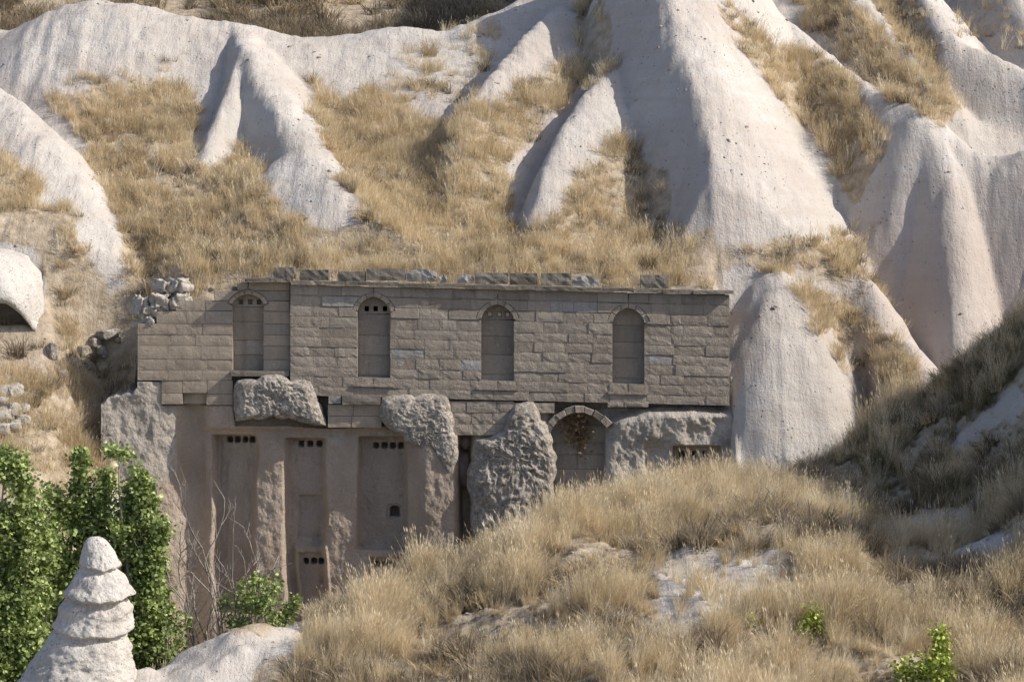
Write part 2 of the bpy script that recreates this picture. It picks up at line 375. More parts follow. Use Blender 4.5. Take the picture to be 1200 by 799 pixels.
    h = h * (1 - pit) + np.minimum(h, 4.38) * pit
    h = h + 0.035 * fbm(x * 2.6, y * 2.6, 6.0, 3)
    return h, rel
def axis(segs):
    out = []
    for a, b, st in segs: out.append(np.arange(a, b, st))
    return np.concatenate(out)
AX = axis([(-120, -40, 8), (-40, -18, 0.7), (-18, -14, 0.25), (-14, 15.5, 0.075), (15.5, 19, 0.2), (19, 40, 0.7), (40, 121, 8)])
AY = axis([(-130, -45, 8), (-45, -22, 0.6), (-22, -3, 0.12), (-3, 12, 0.065), (12, 20, 0.1), (20, 34, 0.3), (34, 75, 0.7), (75, 300, 8)])
GX, GY = np.meshgrid(AX, AY)
GZ, GREL = terrain(GX, GY)
GPX, GPY = pxof(GX, np.maximum(GY, CAMY + 5), GZ)

VEG = [
    [(62,116),(110,108),(170,98),(222,112),(226,195),(262,190),(285,165),(322,228),(345,262),(450,268),(600,262),(618,268),(660,225),(712,160),(720,155),(745,175),(790,205),(800,285),(835,300),(835,350),(150,350),(144,300),(122,215),(92,160)],
    [(362,95),(400,105),(445,115),(535,150),(560,130),(610,95),(660,60),(690,10),(700,-30),(706,60),(722,72),(650,140),(610,185),(594,230),(600,268),(440,268),(400,200),(382,170)],
    [(838,-20),(880,36),(930,58),(985,88),(1032,130),(1038,170),(1014,230),(1002,244),(960,175),(900,95)],
    [(920,-20),(985,-20),(1040,50),(1088,110),(1122,112),(1115,150),(1060,120),(985,72)],
    [(1015,-20),(1072,-20),(1110,60),(1122,140),(1080,88)],
    [(830,297),(900,284),(960,272),(1000,292),(1000,318),(930,318),(880,310),(835,322)],
    [(932,338),(980,345),(1040,385),(1088,430),(1075,480),(1000,545),(1003,450),(975,390)],
    [(-80,172),(0,180),(52,226),(86,252),(96,300),(135,345),(165,350),(165,570),(-80,570),(-80,380),(60,350),(40,290),(-80,285)],
]
SPARSE = [[(425,112),(520,45),(600,25),(545,115)], [(1100,-20),(1180,-20),(1205,60),(1205,75),(1140,50)], [(230,60),(60,100),(180,100)], [(850,300),(1010,270),(1030,380),(940,330)], [(1000,250),(1040,240),(1060,380),(1035,400)]]
BARE = [[(755,665),(790,645),(930,640),(925,680),(870,715),(830,745),(790,770),(765,710)], [(100,765),(215,748),(300,742),(372,722),(385,745),(330,775),(260,830),(60,830)],
        [(1050,605),(1130,600),(1190,640),(1150,652),(1075,640)], [(1110,500),(1190,440),(1200,470),(1120,540)]]
def veg_mask(x, y, z, rel):
    px, py = pxof(x, np.maximum(y, CAMY + 5), z)
    jx = px + 14 * fbm(x * 1.1, y * 1.1, 8.0, 3); jy = py + 10 * fbm(x * 1.1, y * 1.1, 12.0, 3)
    v = np.zeros(x.shape)
    for p in VEG: v = np.maximum(v, pip(jx, jy, p) * 1.0)
    for p in SPARSE: v = np.maximum(v, pip(jx, jy, p) * 0.38)
    back = y > 2.6
    v = np.where(back & (y < 20), v, 0)
    v = np.where((y >= 20) & (x < 0.12 * y + 1), 0.9, v)
    v = np.where((y >= 20) & (x >= 0.12 * y + 1), 0.5, v)
    # lower ground
    f = np.where((px > 930) | (px < 170), 1.0, 0.9) * (y < -1.2)
    for p in BARE: f = np.where(pip(jx, jy, p), 0.12, f)
    # the hillside between roof and valley keeps the polygons
    mid = (y >= -1.2) & (y <= 2.6)
    vm = np.zeros(x.shape)
    for p in VEG: vm = np.maximum(vm, pip(jx, jy, p) * 1.0)
    roof = (x > -8.4) & (x < 4.9) & (y > 1.4)
    vm = np.where(roof, 1.0, vm)
    v = np.where(y < -1.2, f, v); v = np.where(mid, vm, v)
    return v
GV = veg_mask(GX, GY, GZ, GREL)
GV = np.where((GX > 40) | (GX < -40) | (GY > 75), 0.7, GV)
def blur(a):
    p = np.pad(a, 1, mode='edge'); return (p[:-2, 1:-1] + p[2:, 1:-1] + p[1:-1, :-2] + p[1:-1, 2:] + 2 * p[1:-1, 1:-1]) / 6
GVB = GV
for _ in range(5): GVB = blur(GVB)
tm = grid_mesh('hillside', np.stack([GX, GY, GZ], -1))
at = tm.attributes.new('veg', 'FLOAT', 'POINT'); at.data.foreach_set('value', GVB.reshape(-1).astype(np.float32))
PK = sst(990, 1030, GPX) * sst(160, 300, GPY) * (GY > 0) * 0.7
PK = np.maximum(PK, 0.35 * sst(0.2, 0.7, fbm(GX * 0.2, GY * 0.2, 33.0, 2)) * (GY > 0))
at = tm.attributes.new('pink', 'FLOAT', 'POINT'); at.data.foreach_set('value', PK.reshape(-1).astype(np.float32))
hill = link_mesh('hillside', tm, M_TERR); tag(hill, 'pale eroded tuff hillside with ridges, cones and grassy gullies', None, None, 'structure')

def lookup(A, x, y):
    i = np.clip(np.searchsorted(AX, x) - 1, 0, len(AX) - 2); j = np.clip(np.searchsorted(AY, y) - 1, 0, len(AY) - 2)
    fx = (x - AX[i]) / (AX[i + 1] - AX[i]); fy = (y - AY[j]) / (AY[j + 1] - AY[j])
    return (A[j, i] * (1 - fx) + A[j, i + 1] * fx) * (1 - fy) + (A[j + 1, i] * (1 - fx) + A[j + 1, i + 1] * fx) * fy
def gz(x, y): return float(lookup(GZ, np.array([x]), np.array([y]))[0])

# ------------------------------------------------------------------ dovecote: masonry
dove = empty('dovecote', (FX(500), 0, FZ(700)))
tag(dove, 'rock-cut dovecote with a coursed ashlar front of arched blind niches above carved pink rock', 'dovecote')
bpy.context.view_layer.update()
def part(name, me, mat, parent):
    o = link_mesh(name, me, mat); o.parent = parent; o.matrix_parent_inverse = Matrix.Translation(-Vector(WL[parent])); WL[o] = Vector((0, 0, 0)); return o
WL = {dove: Vector(dove.location)}

def slab_block(u0, u1, v0, v1, y0, y1, rough, tilt=None, nx=5, nz=3):
    """rectangular ashlar: front grid with worn edges, px facade units"""
    tl = tilt or (lambda u: 0.0)
    V = []; F = []
    g = 0.22
    us = np.linspace(u0 + g, u1 - g, nx + 1); vs = np.linspace(v0 + g, v1 - g, nz + 1)
    seed = rng.random() * 100
    for j, v in enumerate(vs):
        for i, u in enumerate(us):
            e = (i in (0, nx)) + (j in (0, nz))
            d = rough * vnoise(u * 0.22, v * 0.3, seed) + 0.4 * rough * (rng.random() - 0.5)
            yy = y0 + d + (0.006 + 0.15 * rough if e else 0)
            V.append((FX(u), yy, FZ(v + tl(u))))
    nf = len(V)
    for j in range(nz):
        for i in range(nx):
            a = j * (nx + 1) + i; F.append((a, a + nx + 1, a + nx + 2, a + 1))
    per = [i for i in range(nx + 1)] + [(nx + 1) * (j + 1) + nx for j in range(nz)] + [(nx + 1) * nz + i for i in range(nx - 1, -1, -1)] + [(nx + 1) * j for j in range(nz - 1, 0, -1)]
    b0 = len(V)
    for k in per:
        x, y, z = V[k]; V.append((x, y1, z))
    n = len(per)
    for k in range(n): F.append((per[k], per[(k + 1) % n], b0 + (k + 1) % n, b0 + k))
    return mesh('block', V, F)
def poly_block(pts, y0, y1, inset=0.8, tilt=None):
    """prism from a facade polygon (px) with a chamfered front"""
    tl = tilt or (lambda u: 0.0)
    c = np.mean(pts, 0); n = len(pts)
    V = []
    for u, v in pts:
        d = np.hypot(u - c[0], v - c[1]) + 1e-6; k = 1 - inset / max(d, 2)
        uu = c[0] + (u - c[0]) * k; vv = c[1] + (v - c[1]) * k
        V.append((FX(uu), y0, FZ(vv + tl(uu))))
    for u, v in pts: V.append((FX(u), y0 + 0.018, FZ(v + tl(u))))
    for u, v in pts: V.append((FX(u), y1, FZ(v + tl(u))))
    F = [tuple(range(n))]
    for k in range(n):
        a, b = k, (k + 1) % n
        F.append((a, n + a, n + b, b)); F.append((n + a, 2 * n + a, 2 * n + b, n + b))
    F.append(tuple(range(3 * n - 1, 2 * n - 1, -1)))
    return mesh('block', V, F)
def boxes_mesh(name, L):
    V = []; F = []
    for (x0, x1, y0, y1, z0, z1) in L:
        b = len(V)
        V += [(x0, y0, z0), (x1, y0, z0), (x1, y1, z0), (x0, y1, z0), (x0, y0, z1), (x1, y0, z1), (x1, y1, z1), (x0, y1, z1)]
        F += [(b, b + 3, b + 2, b + 1), (b + 4, b + 5, b + 6, b + 7), (b, b + 1, b + 5, b + 4), (b + 1, b + 2, b + 6, b + 5), (b + 2, b + 3, b + 7, b + 6), (b + 3, b, b + 4, b + 7)]
    return mesh(name, V, F)

class Niche:
    def __init__(s, l, r, apex, spring, bot): s.l, s.r, s.apex, s.spring, s.bot = l, r, apex, spring, bot; s.c = (l + r) / 2; s.w = (r - l) / 2
    def half(s, v, grow=0.0):
        """half width of the opening at height v (px, de-tilted), outer curve grows by `grow`"""
        if v > s.bot: return 0.0
        if v >= s.spring: return s.w + (0 if grow == 0 else 0)
        t = (s.spring - v) / (s.spring - s.apex + grow)
        if t >= 1: return 0.0
        return (s.w + grow) * (1 - t ** 1.75) ** 0.62
def course_blocks(rows, ul, ur, niches, tilt, width, matf, root, mort, yoff=0.0, thick=0.3, left_of=None):
    GROW = 6.0
    for (v0, v1) in rows:
        xl = ul if left_of is None else max(ul, left_of(0.5 * (v0 + v1)))
        segs = []; cur = xl
        nn = [q for q in niches if v1 > q.apex - GROW and v0 < q.bot - 2]
        curl = None
        for q in nn:
            segs.append((cur, q, curl)); cur, curl = q, q
        segs.append((cur, None, curl))
        for a, q, lq in segs:
            A = a if not isinstance(a, Niche) else None
            vm = np.linspace(v0, v1, 5)
            gr = GROW if (lq or q) else 0
            L = [A] * 5 if A is not None else [lq.c + lq.half(v, GROW) for v in vm]
            Rr = [ur] * 5 if q is None else [q.c - q.half(v, GROW) for v in vm]
            lmax, rmin = max(L), min(Rr)
            lo_, hi_ = min(L), max(Rr)
            n = max(1, int(round((hi_ - lo_) / (width * (0.85 + 0.3 * rng.random())))))
            cuts = np.linspace(lo_, hi_, n + 1)
            if n > 1: cuts[1:-1] += (rng.random(n - 1) - 0.5) * width * 0.45
            for k in range(1, n):
                cuts[k] = min(max(cuts[k], lmax + 4 + 6 * (k - 1)), rmin - 4 - 6 * (n - 1 - k))
            for k in range(n):
                ca, cb = cuts[k], cuts[k + 1]
                mat, rough, y0 = matf(0.5 * (ca + cb), 0.5 * (v0 + v1) )
                y0 += yoff + (rng.random() - 0.5) * 0.022
                sideL = k == 0 and lq is not None; sideR = k == n - 1 and q is not None
                curved = (sideL and v0 < lq.spring) or (sideR and v0 < q.spring)
                if cb - ca < 3: continue
                if not curved:
                    me = slab_block(ca, cb, v0, v1, y0, thick, rough, tilt)
                else:
                    ls = list(zip(L if sideL else [ca] * 5, vm)) if sideL else [(ca, v0), (ca, v1)]
                    rs = list(zip(Rr, vm)) if sideR else [(cb, v0), (cb, v1)]
                    ls = [(u + 0.35, v) for u, v in ls]; rs = [(u - 0.35, v) for u, v in rs]
                    pts = ls + rs[::-1]
                    pts = [(u, min(max(v, v0 + 0.35), v1 - 0.35)) for u, v in pts]
                    if max(p[0] for p in pts) - min(p[0] for p in pts) < 3: continue
                    me = poly_block(pts, y0, thick, 0.7, tilt)
                part('block', me, mat, root)
            ml, mr = lmax + 1.0, rmin - 1.0
            if mr > ml:
                for uu in np.arange(ml, mr, 40):
                    u2 = min(uu + 40, mr); tz = tilt(0.5 * (uu + u2))
                    mort.append((FX(uu), FX(u2), yoff + 0.016, max(thick, .42), FZ(v1 + tz) + 0.004, FZ(v0 + tz) - 0.004))
def arch_ring(q, tilt, mat, root, yoff, grow=6.0, n=6):
    ts = np.linspace(0, 1, n + 1)
    def curve(g, t):      # t 0 left spring .. 1 right spring
        a = abs(2 * t - 1); sgn = -1 if t < 0.5 else 1
        # parametrise by height
        h = math.sin((1 - a) * math.pi / 2) ; v = q.spring - (q.spring - q.apex + g) * h
        tt = h; w = (q.w + g) * max(0.0, 1 - tt ** 1.75) ** 0.62
        return (q.c + sgn * w, v)
    for k in range(n):
        tt = np.linspace(ts[k] + 0.003, ts[k + 1] - 0.003, 5)
        pts = [curve(0, t) for t in tt] + [curve(grow - 0.1, t) for t in tt[::-1]]
        me = poly_block(pts[::-1], yoff + 0.006 + (rng.random() - 0.5) * 0.010, yoff + 0.26, 0.5, tilt)
        part('voussoir', me, mat, root)
    tt = np.linspace(0, 1, 25); oc = [curve(grow + 2.5, t) for t in tt]; ic = [curve(0.8, t) for t in tt]
    V = []; F = []
    for (a, b), (c, d) in zip(ic, oc):
        for yy in (yoff + 0.03, yoff + 0.27): V += [(FX(a), yy, FZ(b + tilt(a))), (FX(c), yy, FZ(d + tilt(c)))]
    for k in range(24):
        i = 4 * k; F += [(i, i + 1, i + 5, i + 4), (i + 1, i + 3, i + 7, i + 5), (i + 2, i, i + 4, i + 6), (i + 3, i + 2, i + 6, i + 7)]
    part('arch_mortar', mesh('arch_mortar', V, F), M_MORT, root)
def niche_fill(q, tilt, root, yoff, depth, holes, straw=False, mats=(M_SMOOTH,)):
    """recessed infill slabs, the topmost pierced by pigeon holes"""
    t = tilt(q.c); y0 = yoff + depth; y1 = y0 + 0.10
    L, Rr = q.l - 2.5, q.r + 2.5
    def B(name, lst, mat): return part(name, boxes_mesh(name, lst), mat, root)
    def bx(u0, u1, v0, v1, dy=0.0): return (FX(u0), FX(u1), y0 + dy, y1, FZ(v1 + t), FZ(v0 + t))
    if holes:
        hv, us, hw, hh = holes
        lst = [bx(L, Rr, q.apex - 3, hv - hh), bx(L, Rr, hv + hh, hv + hh + 3)]
        e = [L] + [w for u in us for w in (u - hw, u + hw)] + [Rr]
        for k in range(0, len(e), 2): lst.append(bx(e[k], e[k + 1], hv - hh, hv + hh, 0.0))
        B('pigeon_hole_slab', lst, mats[0]); top = hv + hh + 3.3
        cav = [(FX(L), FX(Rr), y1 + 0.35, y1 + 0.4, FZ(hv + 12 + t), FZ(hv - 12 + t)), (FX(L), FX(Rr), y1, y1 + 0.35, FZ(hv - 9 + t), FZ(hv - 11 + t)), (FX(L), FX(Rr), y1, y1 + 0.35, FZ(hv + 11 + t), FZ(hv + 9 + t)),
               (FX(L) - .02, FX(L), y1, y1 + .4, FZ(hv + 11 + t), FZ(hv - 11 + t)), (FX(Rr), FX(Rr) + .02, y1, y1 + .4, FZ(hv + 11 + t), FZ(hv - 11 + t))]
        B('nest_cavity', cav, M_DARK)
        if straw:
            for u in us:
                pts = [(u - hw * .9, hv - hh * .8), (u - hw * .95, hv + hh * .7), (u - hw * .2, hv + hh * .95), (u + hw * .8, hv + hh * .8), (u + hw * .95, hv - hh * .4), (u + hw * .3, hv - hh * .95)]
                part('straw_plug', poly_block(pts, y0 + 0.012, y1, 1.0, tilt), M_STRAWPLUG, root)
    else: top = q.apex - 3
    vs = [top]
    while vs[-1] < q.bot - 14: vs.append(vs[-1] + 17 + 9 * rng.random())
    vs.append(q.bot + 1)
    for a, b in zip(vs[:-1], vs[1:]):
        part('infill_slab', slab_block(L, Rr, a, b, y0 + (rng.random() - .5) * .018, y1, 0.003, tilt, 4, 2), mats[int(rng.random() * len(mats))], root)
_p = NT('pale_straw', 0.9); _p.col(_p.ramp(_p.noise(40, 4), [(0.35, (0.35, 0.27, 0.16)), (0.6, (0.72, 0.66, 0.52))])); M_STRAWPLUG = _p.m

# main wall
T1 = lambda u: 0.024 * (u - 340)
def Q(l, r, apex, spring, bot): 
    k = T1((l + r) / 2); return Niche(l, r, apex - k, spring - k, bot - k)
N1, N2, N3 = Q(419, 457, 348, 365, 450), Q(564, 602, 357, 374, 454), Q(718, 755, 361, 378, 459)
BND_U = [340, 360, 420, 520, 600, 650, 720, 800, 855]; BND_V = [368, 374, 398, 406, 412, 398, 384, 370, 352]
PATCH = [(442, 492, 414, 426), (528, 562, 417, 429), (757, 788, 411, 423), (640, 675, 358, 369), (680, 708, 358, 370), (385, 412, 347, 358)]
def mat_main(u, v):
    vv = v + T1(u)
    for a, b, c, d in PATCH:
        if a < u < b and c < vv < d: return (M_PALE, 0.004, 0.010)
    if vv > np.interp(u, BND_U, BND_V) + (rng.random() - 0.5) * 10: return (M_ROUGH, 0.006, 0.0)
    return (M_SMOOTH, 0.004, 0.006)
mwall = part('masonry_wall', boxes_mesh('masonry_wall', [(FX(341), FX(853), 0.86, 1.7, FZ(478), FZ(345))]), M_MORT, dove)
tag(mwall, 'wall of rough and smooth ashlar courses')
mort = []
vs = [333.5]
hs = [12.0, 12.5, 12.0, 13.0, 11.0, 11.5, 11.0, 12.5, 11.0, 12.0, 11.0]
for h in hs: vs.append(vs[-1] + h)
rows = list(zip(vs[:-1], vs[1:]))
course_blocks(rows, 340, 855, [N1, N2, N3], T1, 31, mat_main, mwall, mort)
for q in (N1, N2, N3): arch_ring(q, T1, M_SMOOTH, mwall, 0.004)
niche_fill(N1, T1, mwall, 0, 0.30, (362 - T1(438), [429, 439.5, 450.5], 2.6, 3.0))
niche_fill(N2, T1, mwall, 0, 0.30, (368.5 - T1(583), [574, 585, 595], 2.7, 3.0), True)
niche_fill(N3, T1, mwall, 0, 0.30, None)
# sills under the niches
for q in (N1, N2, N3):
    part('sill', slab_block(q.l - 6, q.r + 5, q.bot, q.bot + 3.2, -0.045, 0.25, 0.006, T1, 6, 1), M_ROUGH, mwall)
# lower courses between the rock masses
def extra(u0, u1, v0, v1, mat, rough, y=0.0, w=26, h=11.5):
    n = max(1, int(round((v1 - v0) / h)))
    for j in range(n):
        a, b = v0 + (v1 - v0) * j / n, v0 + (v1 - v0) * (j + 1) / n
        m = max(1, int(round((u1 - u0) / w))); c = np.linspace(u0, u1, m + 1)
        if m > 1: c[1:-1] += (rng.random(m - 1) - .5) * w * .4
        for k in range(m): part('block', slab_block(c[k], c[k + 1], a, b, y + (rng.random() - .5) * .02, y + 0.34, rough), mat, mwall)
extra(526, 602, 470, 510, M_ROUGH, 0.010, 0.02, 30, 13)
extra(600, 650, 472, 484, M_ROUGH, 0.010, 0.02)
extra(384, 447, 474, 501, M_WARM, 0.003, 0.03, 32, 13.5)
part('ledge_slab', slab_block(401, 446, 463, 474, -0.10, 0.3, 0.008), M_COPE, mwall)
part('ledge_slab', slab_block(385, 400, 464, 473, -0.05, 0.3, 0.010, None, 3, 2), M_PALE, mwall)
extra(712, 760, 470, 477, M_ROUGH, 0.012, 0.0, 24, 7)
# left wing
T0 = lambda u: 0.004 * (u - 160)
N0 = Niche(272, 308, 344.5, 356, 434)
def mat_wing(u, v):
    if v < 362 and u < 205: return (M_PALE, 0.01, 0.0)
    if u > 308 and v > 365: return (M_WARM if rng.random() < .6 else M_SMOOTH, 0.003, 0)
    if u < 255 or v > 400: return (M_WARM, 0.003, 0.0)
    return (M_SMOOTH if rng.random() < .6 else M_WARM, 0.003, 0)
wwall = part('wing_wall', boxes_mesh('wing_wall', [(FX(162), FX(340), 0.48, 1.7, FZ(474), FZ(362)), (FX(270), FX(340), 0.481, 1.69, FZ(362), FZ(336))]), M_MORT, dove)
tag(wwall, 'warm smooth ashlar wing with a broken sloping top')
def ltop(v): return np.interp(v, [326, 336, 346, 352, 360, 372, 380], [286, 276, 250, 222, 200, 182, 160])
rw = [(330, 340), (340, 352), (352, 364.5), (364.5, 379), (379, 392), (392, 405), (405, 421), (421, 434)]
course_blocks(rw, 160, 339.4, [N0], T0, 37, mat_wing, wwall, mort, 0.16, 0.46, ltop)
arch_ring(N0, T0, M_WARM, wwall, 0.16, 5.0, 5)
niche_fill(N0, T0, wwall, 0.16, 0.22, (353.5, [280.5, 291.5, 302], 2.7, 2.9), False, (M_SMOOTH, M_WARM))
for k, (a, b) in enumerate([(160, 196), (196, 236), (236, 271)]):
    part('block', slab_block(a, b, 434, 446, 0.15 + 0.01 * k, 0.46, 0.003), M_WARM, wwall)
part('ledge_slab', slab_block(270, 339, 434.5, 441, 0.03, 0.46, 0.006, None, 8, 2), M_COPE, wwall)
for (a, b, c, d) in [(188, 213, 446, 461), (213, 242, 446, 461), (242, 272, 446, 462), (188, 213, 461, 474), (241, 272, 462, 475)]:
    part('block', slab_block(a, b, c, d, 0.17, 0.46, 0.003), M_WARM, wwall)
part('infill_slab', slab_block(213, 241, 461, 474, 0.30, 0.46, 0.003), M_WARM, wwall)
ro = part('mortar_bed', boxes_mesh('mortar_bed', mort), M_MORT, mwall); ro['kind'] = 'stuff'
# broken end pier of the main wall (its left return face)
# cornice
cu = [287, 318, 341, 372, 404, 432, 466, 503, 545, 588, 628, 668, 706, 742, 776, 812, 859]
for a, b in zip(cu[:-1], cu[1:]):
    if a < 341: v0 = 326 + (rng.random() - .5) * 1.0
    else: v0 = 328.6 + T1(0.5 * (a + b)) + (rng.random() - .5) * 1.2
    part('cornice_slab', slab_block(a, b + 0.3, v0, v0 + 4.0 + rng.random() * 0.8, -0.13 + (rng.random() - .5) * .05, 1.2, 0.010, None, 6, 1), M_COPE, mwall)
# ------------------------------------------------------------------ dovecote: carved rock face
DU = 1.0
us = np.arange(118, 872, DU); vs_ = np.arange(442, 830, DU)
UU, VV = np.meshgrid(us, vs_)
def sb(a, b, w=2.0, q=UU): return sst(a - w / 2, a + w / 2, q) * sst(b + w / 2, b - w / 2, q)
wu = 3.0 * vnoise(VV * 0.03, UU * 0.01, 5.0)                     # wavering of the carved edges
U2 = UU + wu
def rect(u0, u1, v0, v1, wu_=3.0, wv=3.0): return sb(u0, u1, wu_, U2) * sb(v0, v1, wv, VV)
Yf = np.full(UU.shape, 0.36)
# left rock flank, rounded forward, then a concave shaft
Yf += -0.30 * sst(222, 165, UU) + 0.22 * np.exp(-((UU - 226) / 14.0) ** 2)
Yf += -0.42 * sst(474, 500, UU) * sst(543, 530, UU)
for a_, b_, d_ in ((236, 252, .05), (298, 335, .03), (381, 420, .03)):
    t_ = np.clip((U2 - a_) / (b_ - a_), 0, 1); Yf += -d_ * np.sqrt(np.maximum(0, 1 - (2 * t_ - 1) ** 2)) * ((U2 > a_) & (U2 < b_)) * sst(500, 530, VV)
Yf += 0.36 * rect(250, 297.5, 511, 720, 9) 
Yf += 0.05 * rect(252, 264, 512, 720, 8)
Yf += 0.34 * rect(335, 380, 515, 760, 9)
Yf += 0.08 * rect(349, 376, 583, 632, 2, 2)
Yf += -0.16 * rect(345, 383, 640, 730, 5, 9)
Yf += 0.10 * rect(350.5, 378, 650, 730, 2, 2)
taper = (VV - 513) / 130.0
Yf += 0.38 * sb(421, 474, 6, UU + 3.0 * taper * np.sign(447 - UU)) * sb(513, 645, 3, VV)
Yf += 0.16 * rect(432, 468, 655, 700, 4, 4)
Yf += -0.16 * sst(508, 500, VV) * sb(236, 450, 20, UU)           # overhanging brow
Yf += 0.5 * sb(539, 552, 5, U2) * sst(505, 515, VV)
Yf += -0.15 * sb(555, 645, 8, UU)
# right rock mass with rounded shoulder
topv = np.interp(UU, [690, 700, 712, 735, 760, 850, 872], [545, 515, 488, 480, 474, 473, 473])
Yf += -0.50 * sst(695, 722, UU + 0.35 * (VV - 520)) * sst(0, 16, VV - topv)
Yf += 0.38 * rect(788, 842, 523, 640, 3, 3) 
Yf += 0.12 * sb(757, 788, 6, UU + 6 * ((VV - 560) / 60.0) ** 2) * sst(512, 530, VV)
# doorway
dv = np.interp(UU, [645, 652, 662, 678, 694, 704, 712], [510, 497, 488, 484, 488, 496, 508])
door = sb(645, 709, 2, UU) * sst(-1, 1, VV - dv)
Yf = Yf * (1 - door) + 1.1 * door
# keep the rock behind the masonry
mas = np.interp(UU, [118, 150, 160, 188, 189, 272, 275, 340, 384, 447, 526, 528, 602, 604, 650, 712, 855, 857, 872], [455, 450, 448, 448, 476, 476, 500, 500, 503, 500, 500, 510, 510, 484, 484, 479, 476, 440, 440])
Yf = np.where(VV < mas, np.maximum(Yf, 0.50), Yf)
Yf = Yf + 2.2 * sst(452 + 6, 446, VV + 10 * sst(150, 125, UU) * 0 - 0.45 * np.maximum(0, 150 - UU) + 6 * vnoise(UU * .15, VV * .1, 3.0)) * sst(160, 156, UU)
rough = 0.02 + 0.03 * sst(210, 190, UU) + 0.09 * sst(700, 730, UU) * (1 - rect(785, 845, 520, 640))
fx_, fz_ = FX(UU), FZ(VV)
Yf += rough * fbm(fx_ * 1.6, fz_ * 1.6, 2.0, 5, 0.55) + 0.10 * fbm(fx_ * 0.35, fz_ * 0.25, 4.0, 2) * (1 - door)
Yf += 0.022 * fbm(fx_ * 5, fz_ * 3, 8.0, 4, .6) * (1 - door); Yf -= 0.05 * np.maximum(0, fbm(fx_ * 1.1, fz_ * 0.8, 18.0, 4) - .35) * (1 - door)
def hole(u, v, w, h, d=0.45, rnd=True):
    a = np.abs(UU - u) / (w / 2); b = np.abs(VV - v) / (h / 2)
    m = (a ** 4 + b ** 4) < 1.0
    Yf[m] += d
for u in (266, 275, 284.5, 293): hole(u, 517, 6.5, 6.5)
for u in (350.5, 361, 372): hole(u, 522, 7, 7)
for u in (439, 449, 459, 468.5): hole(u, 524, 7, 7)
for u in (356.5, 366, 375): hole(u, 660, 6.5, 6.5)
for u in (441, 450, 459): hole(u, 663, 6.5, 7)
for u in (800, 814.5, 827.5): hole(u, 533, 7, 7)
m = (np.abs(UU - 461) < 6) & (VV < 609) & (VV > 595 + ((UU - 461) / 2.6) ** 2 * 0.8); Yf[m] += 0.5
m = (np.abs(UU - 460) < 8.5) & (VV < 612) & (VV > 592 + ((UU - 460) / 3.4) ** 2 * 0.8); Yf[m] += 0.05
face = part('carved_rock_face', grid_mesh('carved_rock_face', np.stack([FX(UU), Yf, FZ(VV)], -1)[::-1]), None, dove)
def mat_face():
    n = NT('carved_face', 0.95)
    pk = n.ramp(n.noise(0.8, 5), [(0.3, (0.31, 0.245, 0.188)), (0.5, (0.375, 0.302, 0.236)), (0.7, (0.435, 0.36, 0.285))])
    f = n.noise(20, 5, 0.7)
    pk = n.mix(n.ramp(f, [(0.32, 0.45), (0.52, 0.0)]), pk, (0.24, 0.185, 0.15))
    pk = n.mix(n.ramp(n.noise(1.2, 7, 0.7, n.scaled((2.2, 1, 0.35)), 0.4), [(0.5, 0.0), (0.7, 0.5)]), pk, (0.34, 0.305, 0.27))
    pk = n.mix(n.ramp(n.noise(5, 8, 0.75), [(0.56, 0.0), (0.66, 0.5)]), pk, (0.46, 0.38, 0.32))
    gr = n.ramp(n.noise(1.6, 6, 0.7), [(0.35, (0.34, 0.295, 0.245)), (0.65, (0.48, 0.43, 0.37))])
    gr = n.mix(n.ramp(n.noise(3.2, 8, 0.75), [(0.47, 0.0), (0.6, 0.85)]), gr, (0.24, 0.225, 0.20))
    c = n.mix(n.ramp(n.math('ADD', n.attr('grey'), n.math('MULTIPLY', n.math('SUBTRACT', n.noise(1.7, 6, 0.7), 0.5), 0.9)), [(0.4, 0.0), (0.6, 1.0)]), pk, gr)
    n.col(c)
    b = n.bump(n.noise(4, 6, 0.65), 0.06, 0.7)
    b = n.bump(n.noise(24, 2, 0.5, n.scaled((1, 1, 0.5))), 0.02, 0.9, b)
    n.bump(f, 0.025, 0.9, b)
    return n.m
face.data.materials.append(mat_face())
GR = np.maximum(sst(215, 195, UU) * sst(580, 545, VV), sst(700, 715, UU) * (1 - rect(784, 845, 520, 640)))
GR = np.maximum(GR, 0.8 * np.exp(-((UU - 395) / 16.0) ** 2 - ((VV - 512) / 14.0) ** 2))
at = face.data.attributes.new('grey', 'FLOAT', 'POINT'); at.data.foreach_set('value', GR[::-1].reshape(-1).astype(np.float32))
tag(face, 'pink carved rock face with tall recessed panels and rows of pigeon holes')
# arched doorway: ring of stones and blocking slabs
ring = [(643, 511), (648, 500), (655, 492), (664, 486.5), (674, 483.5), (684, 483.5), (694, 487), (703, 493), (711, 501)]
for k in range(len(ring) - 1):
    (a, b), (c, d) = ring[k], ring[k + 1]; e = 6.5 + 4 * rng.random()
    na, nc = (a - 678) / 36.0, (c - 678) / 36.0
    o1 = (a + na * e * .8, b - e * (1 - .45 * abs(na))); o2 = (c + nc * e * .8, d - e * (1 - .45 * abs(nc)))
    part('voussoir', poly_block([(a, b), (c - .4, d), (o2[0] - .4, o2[1]), o1], -0.10 - 0.04 * rng.random(), 0.4, 0.9), M_ROUGH if k % 3 else M_COPE, mwall)
for a, b in [(482, 500), (500, 520), (520, 534), (534, 551), (551, 566), (566, 584), (584, 604)]:
    w = 678 + (rng.random() - .5) * 10
    for p, q_ in ((642, w), (w, 716)):
        part('blocking_slab', slab_block(p, q_, a, b, 0.46 + (rng.random() - .5) * .03, 0.7, 0.004), M_WARM if rng.random() < .4 else M_SMOOTH, mwall)

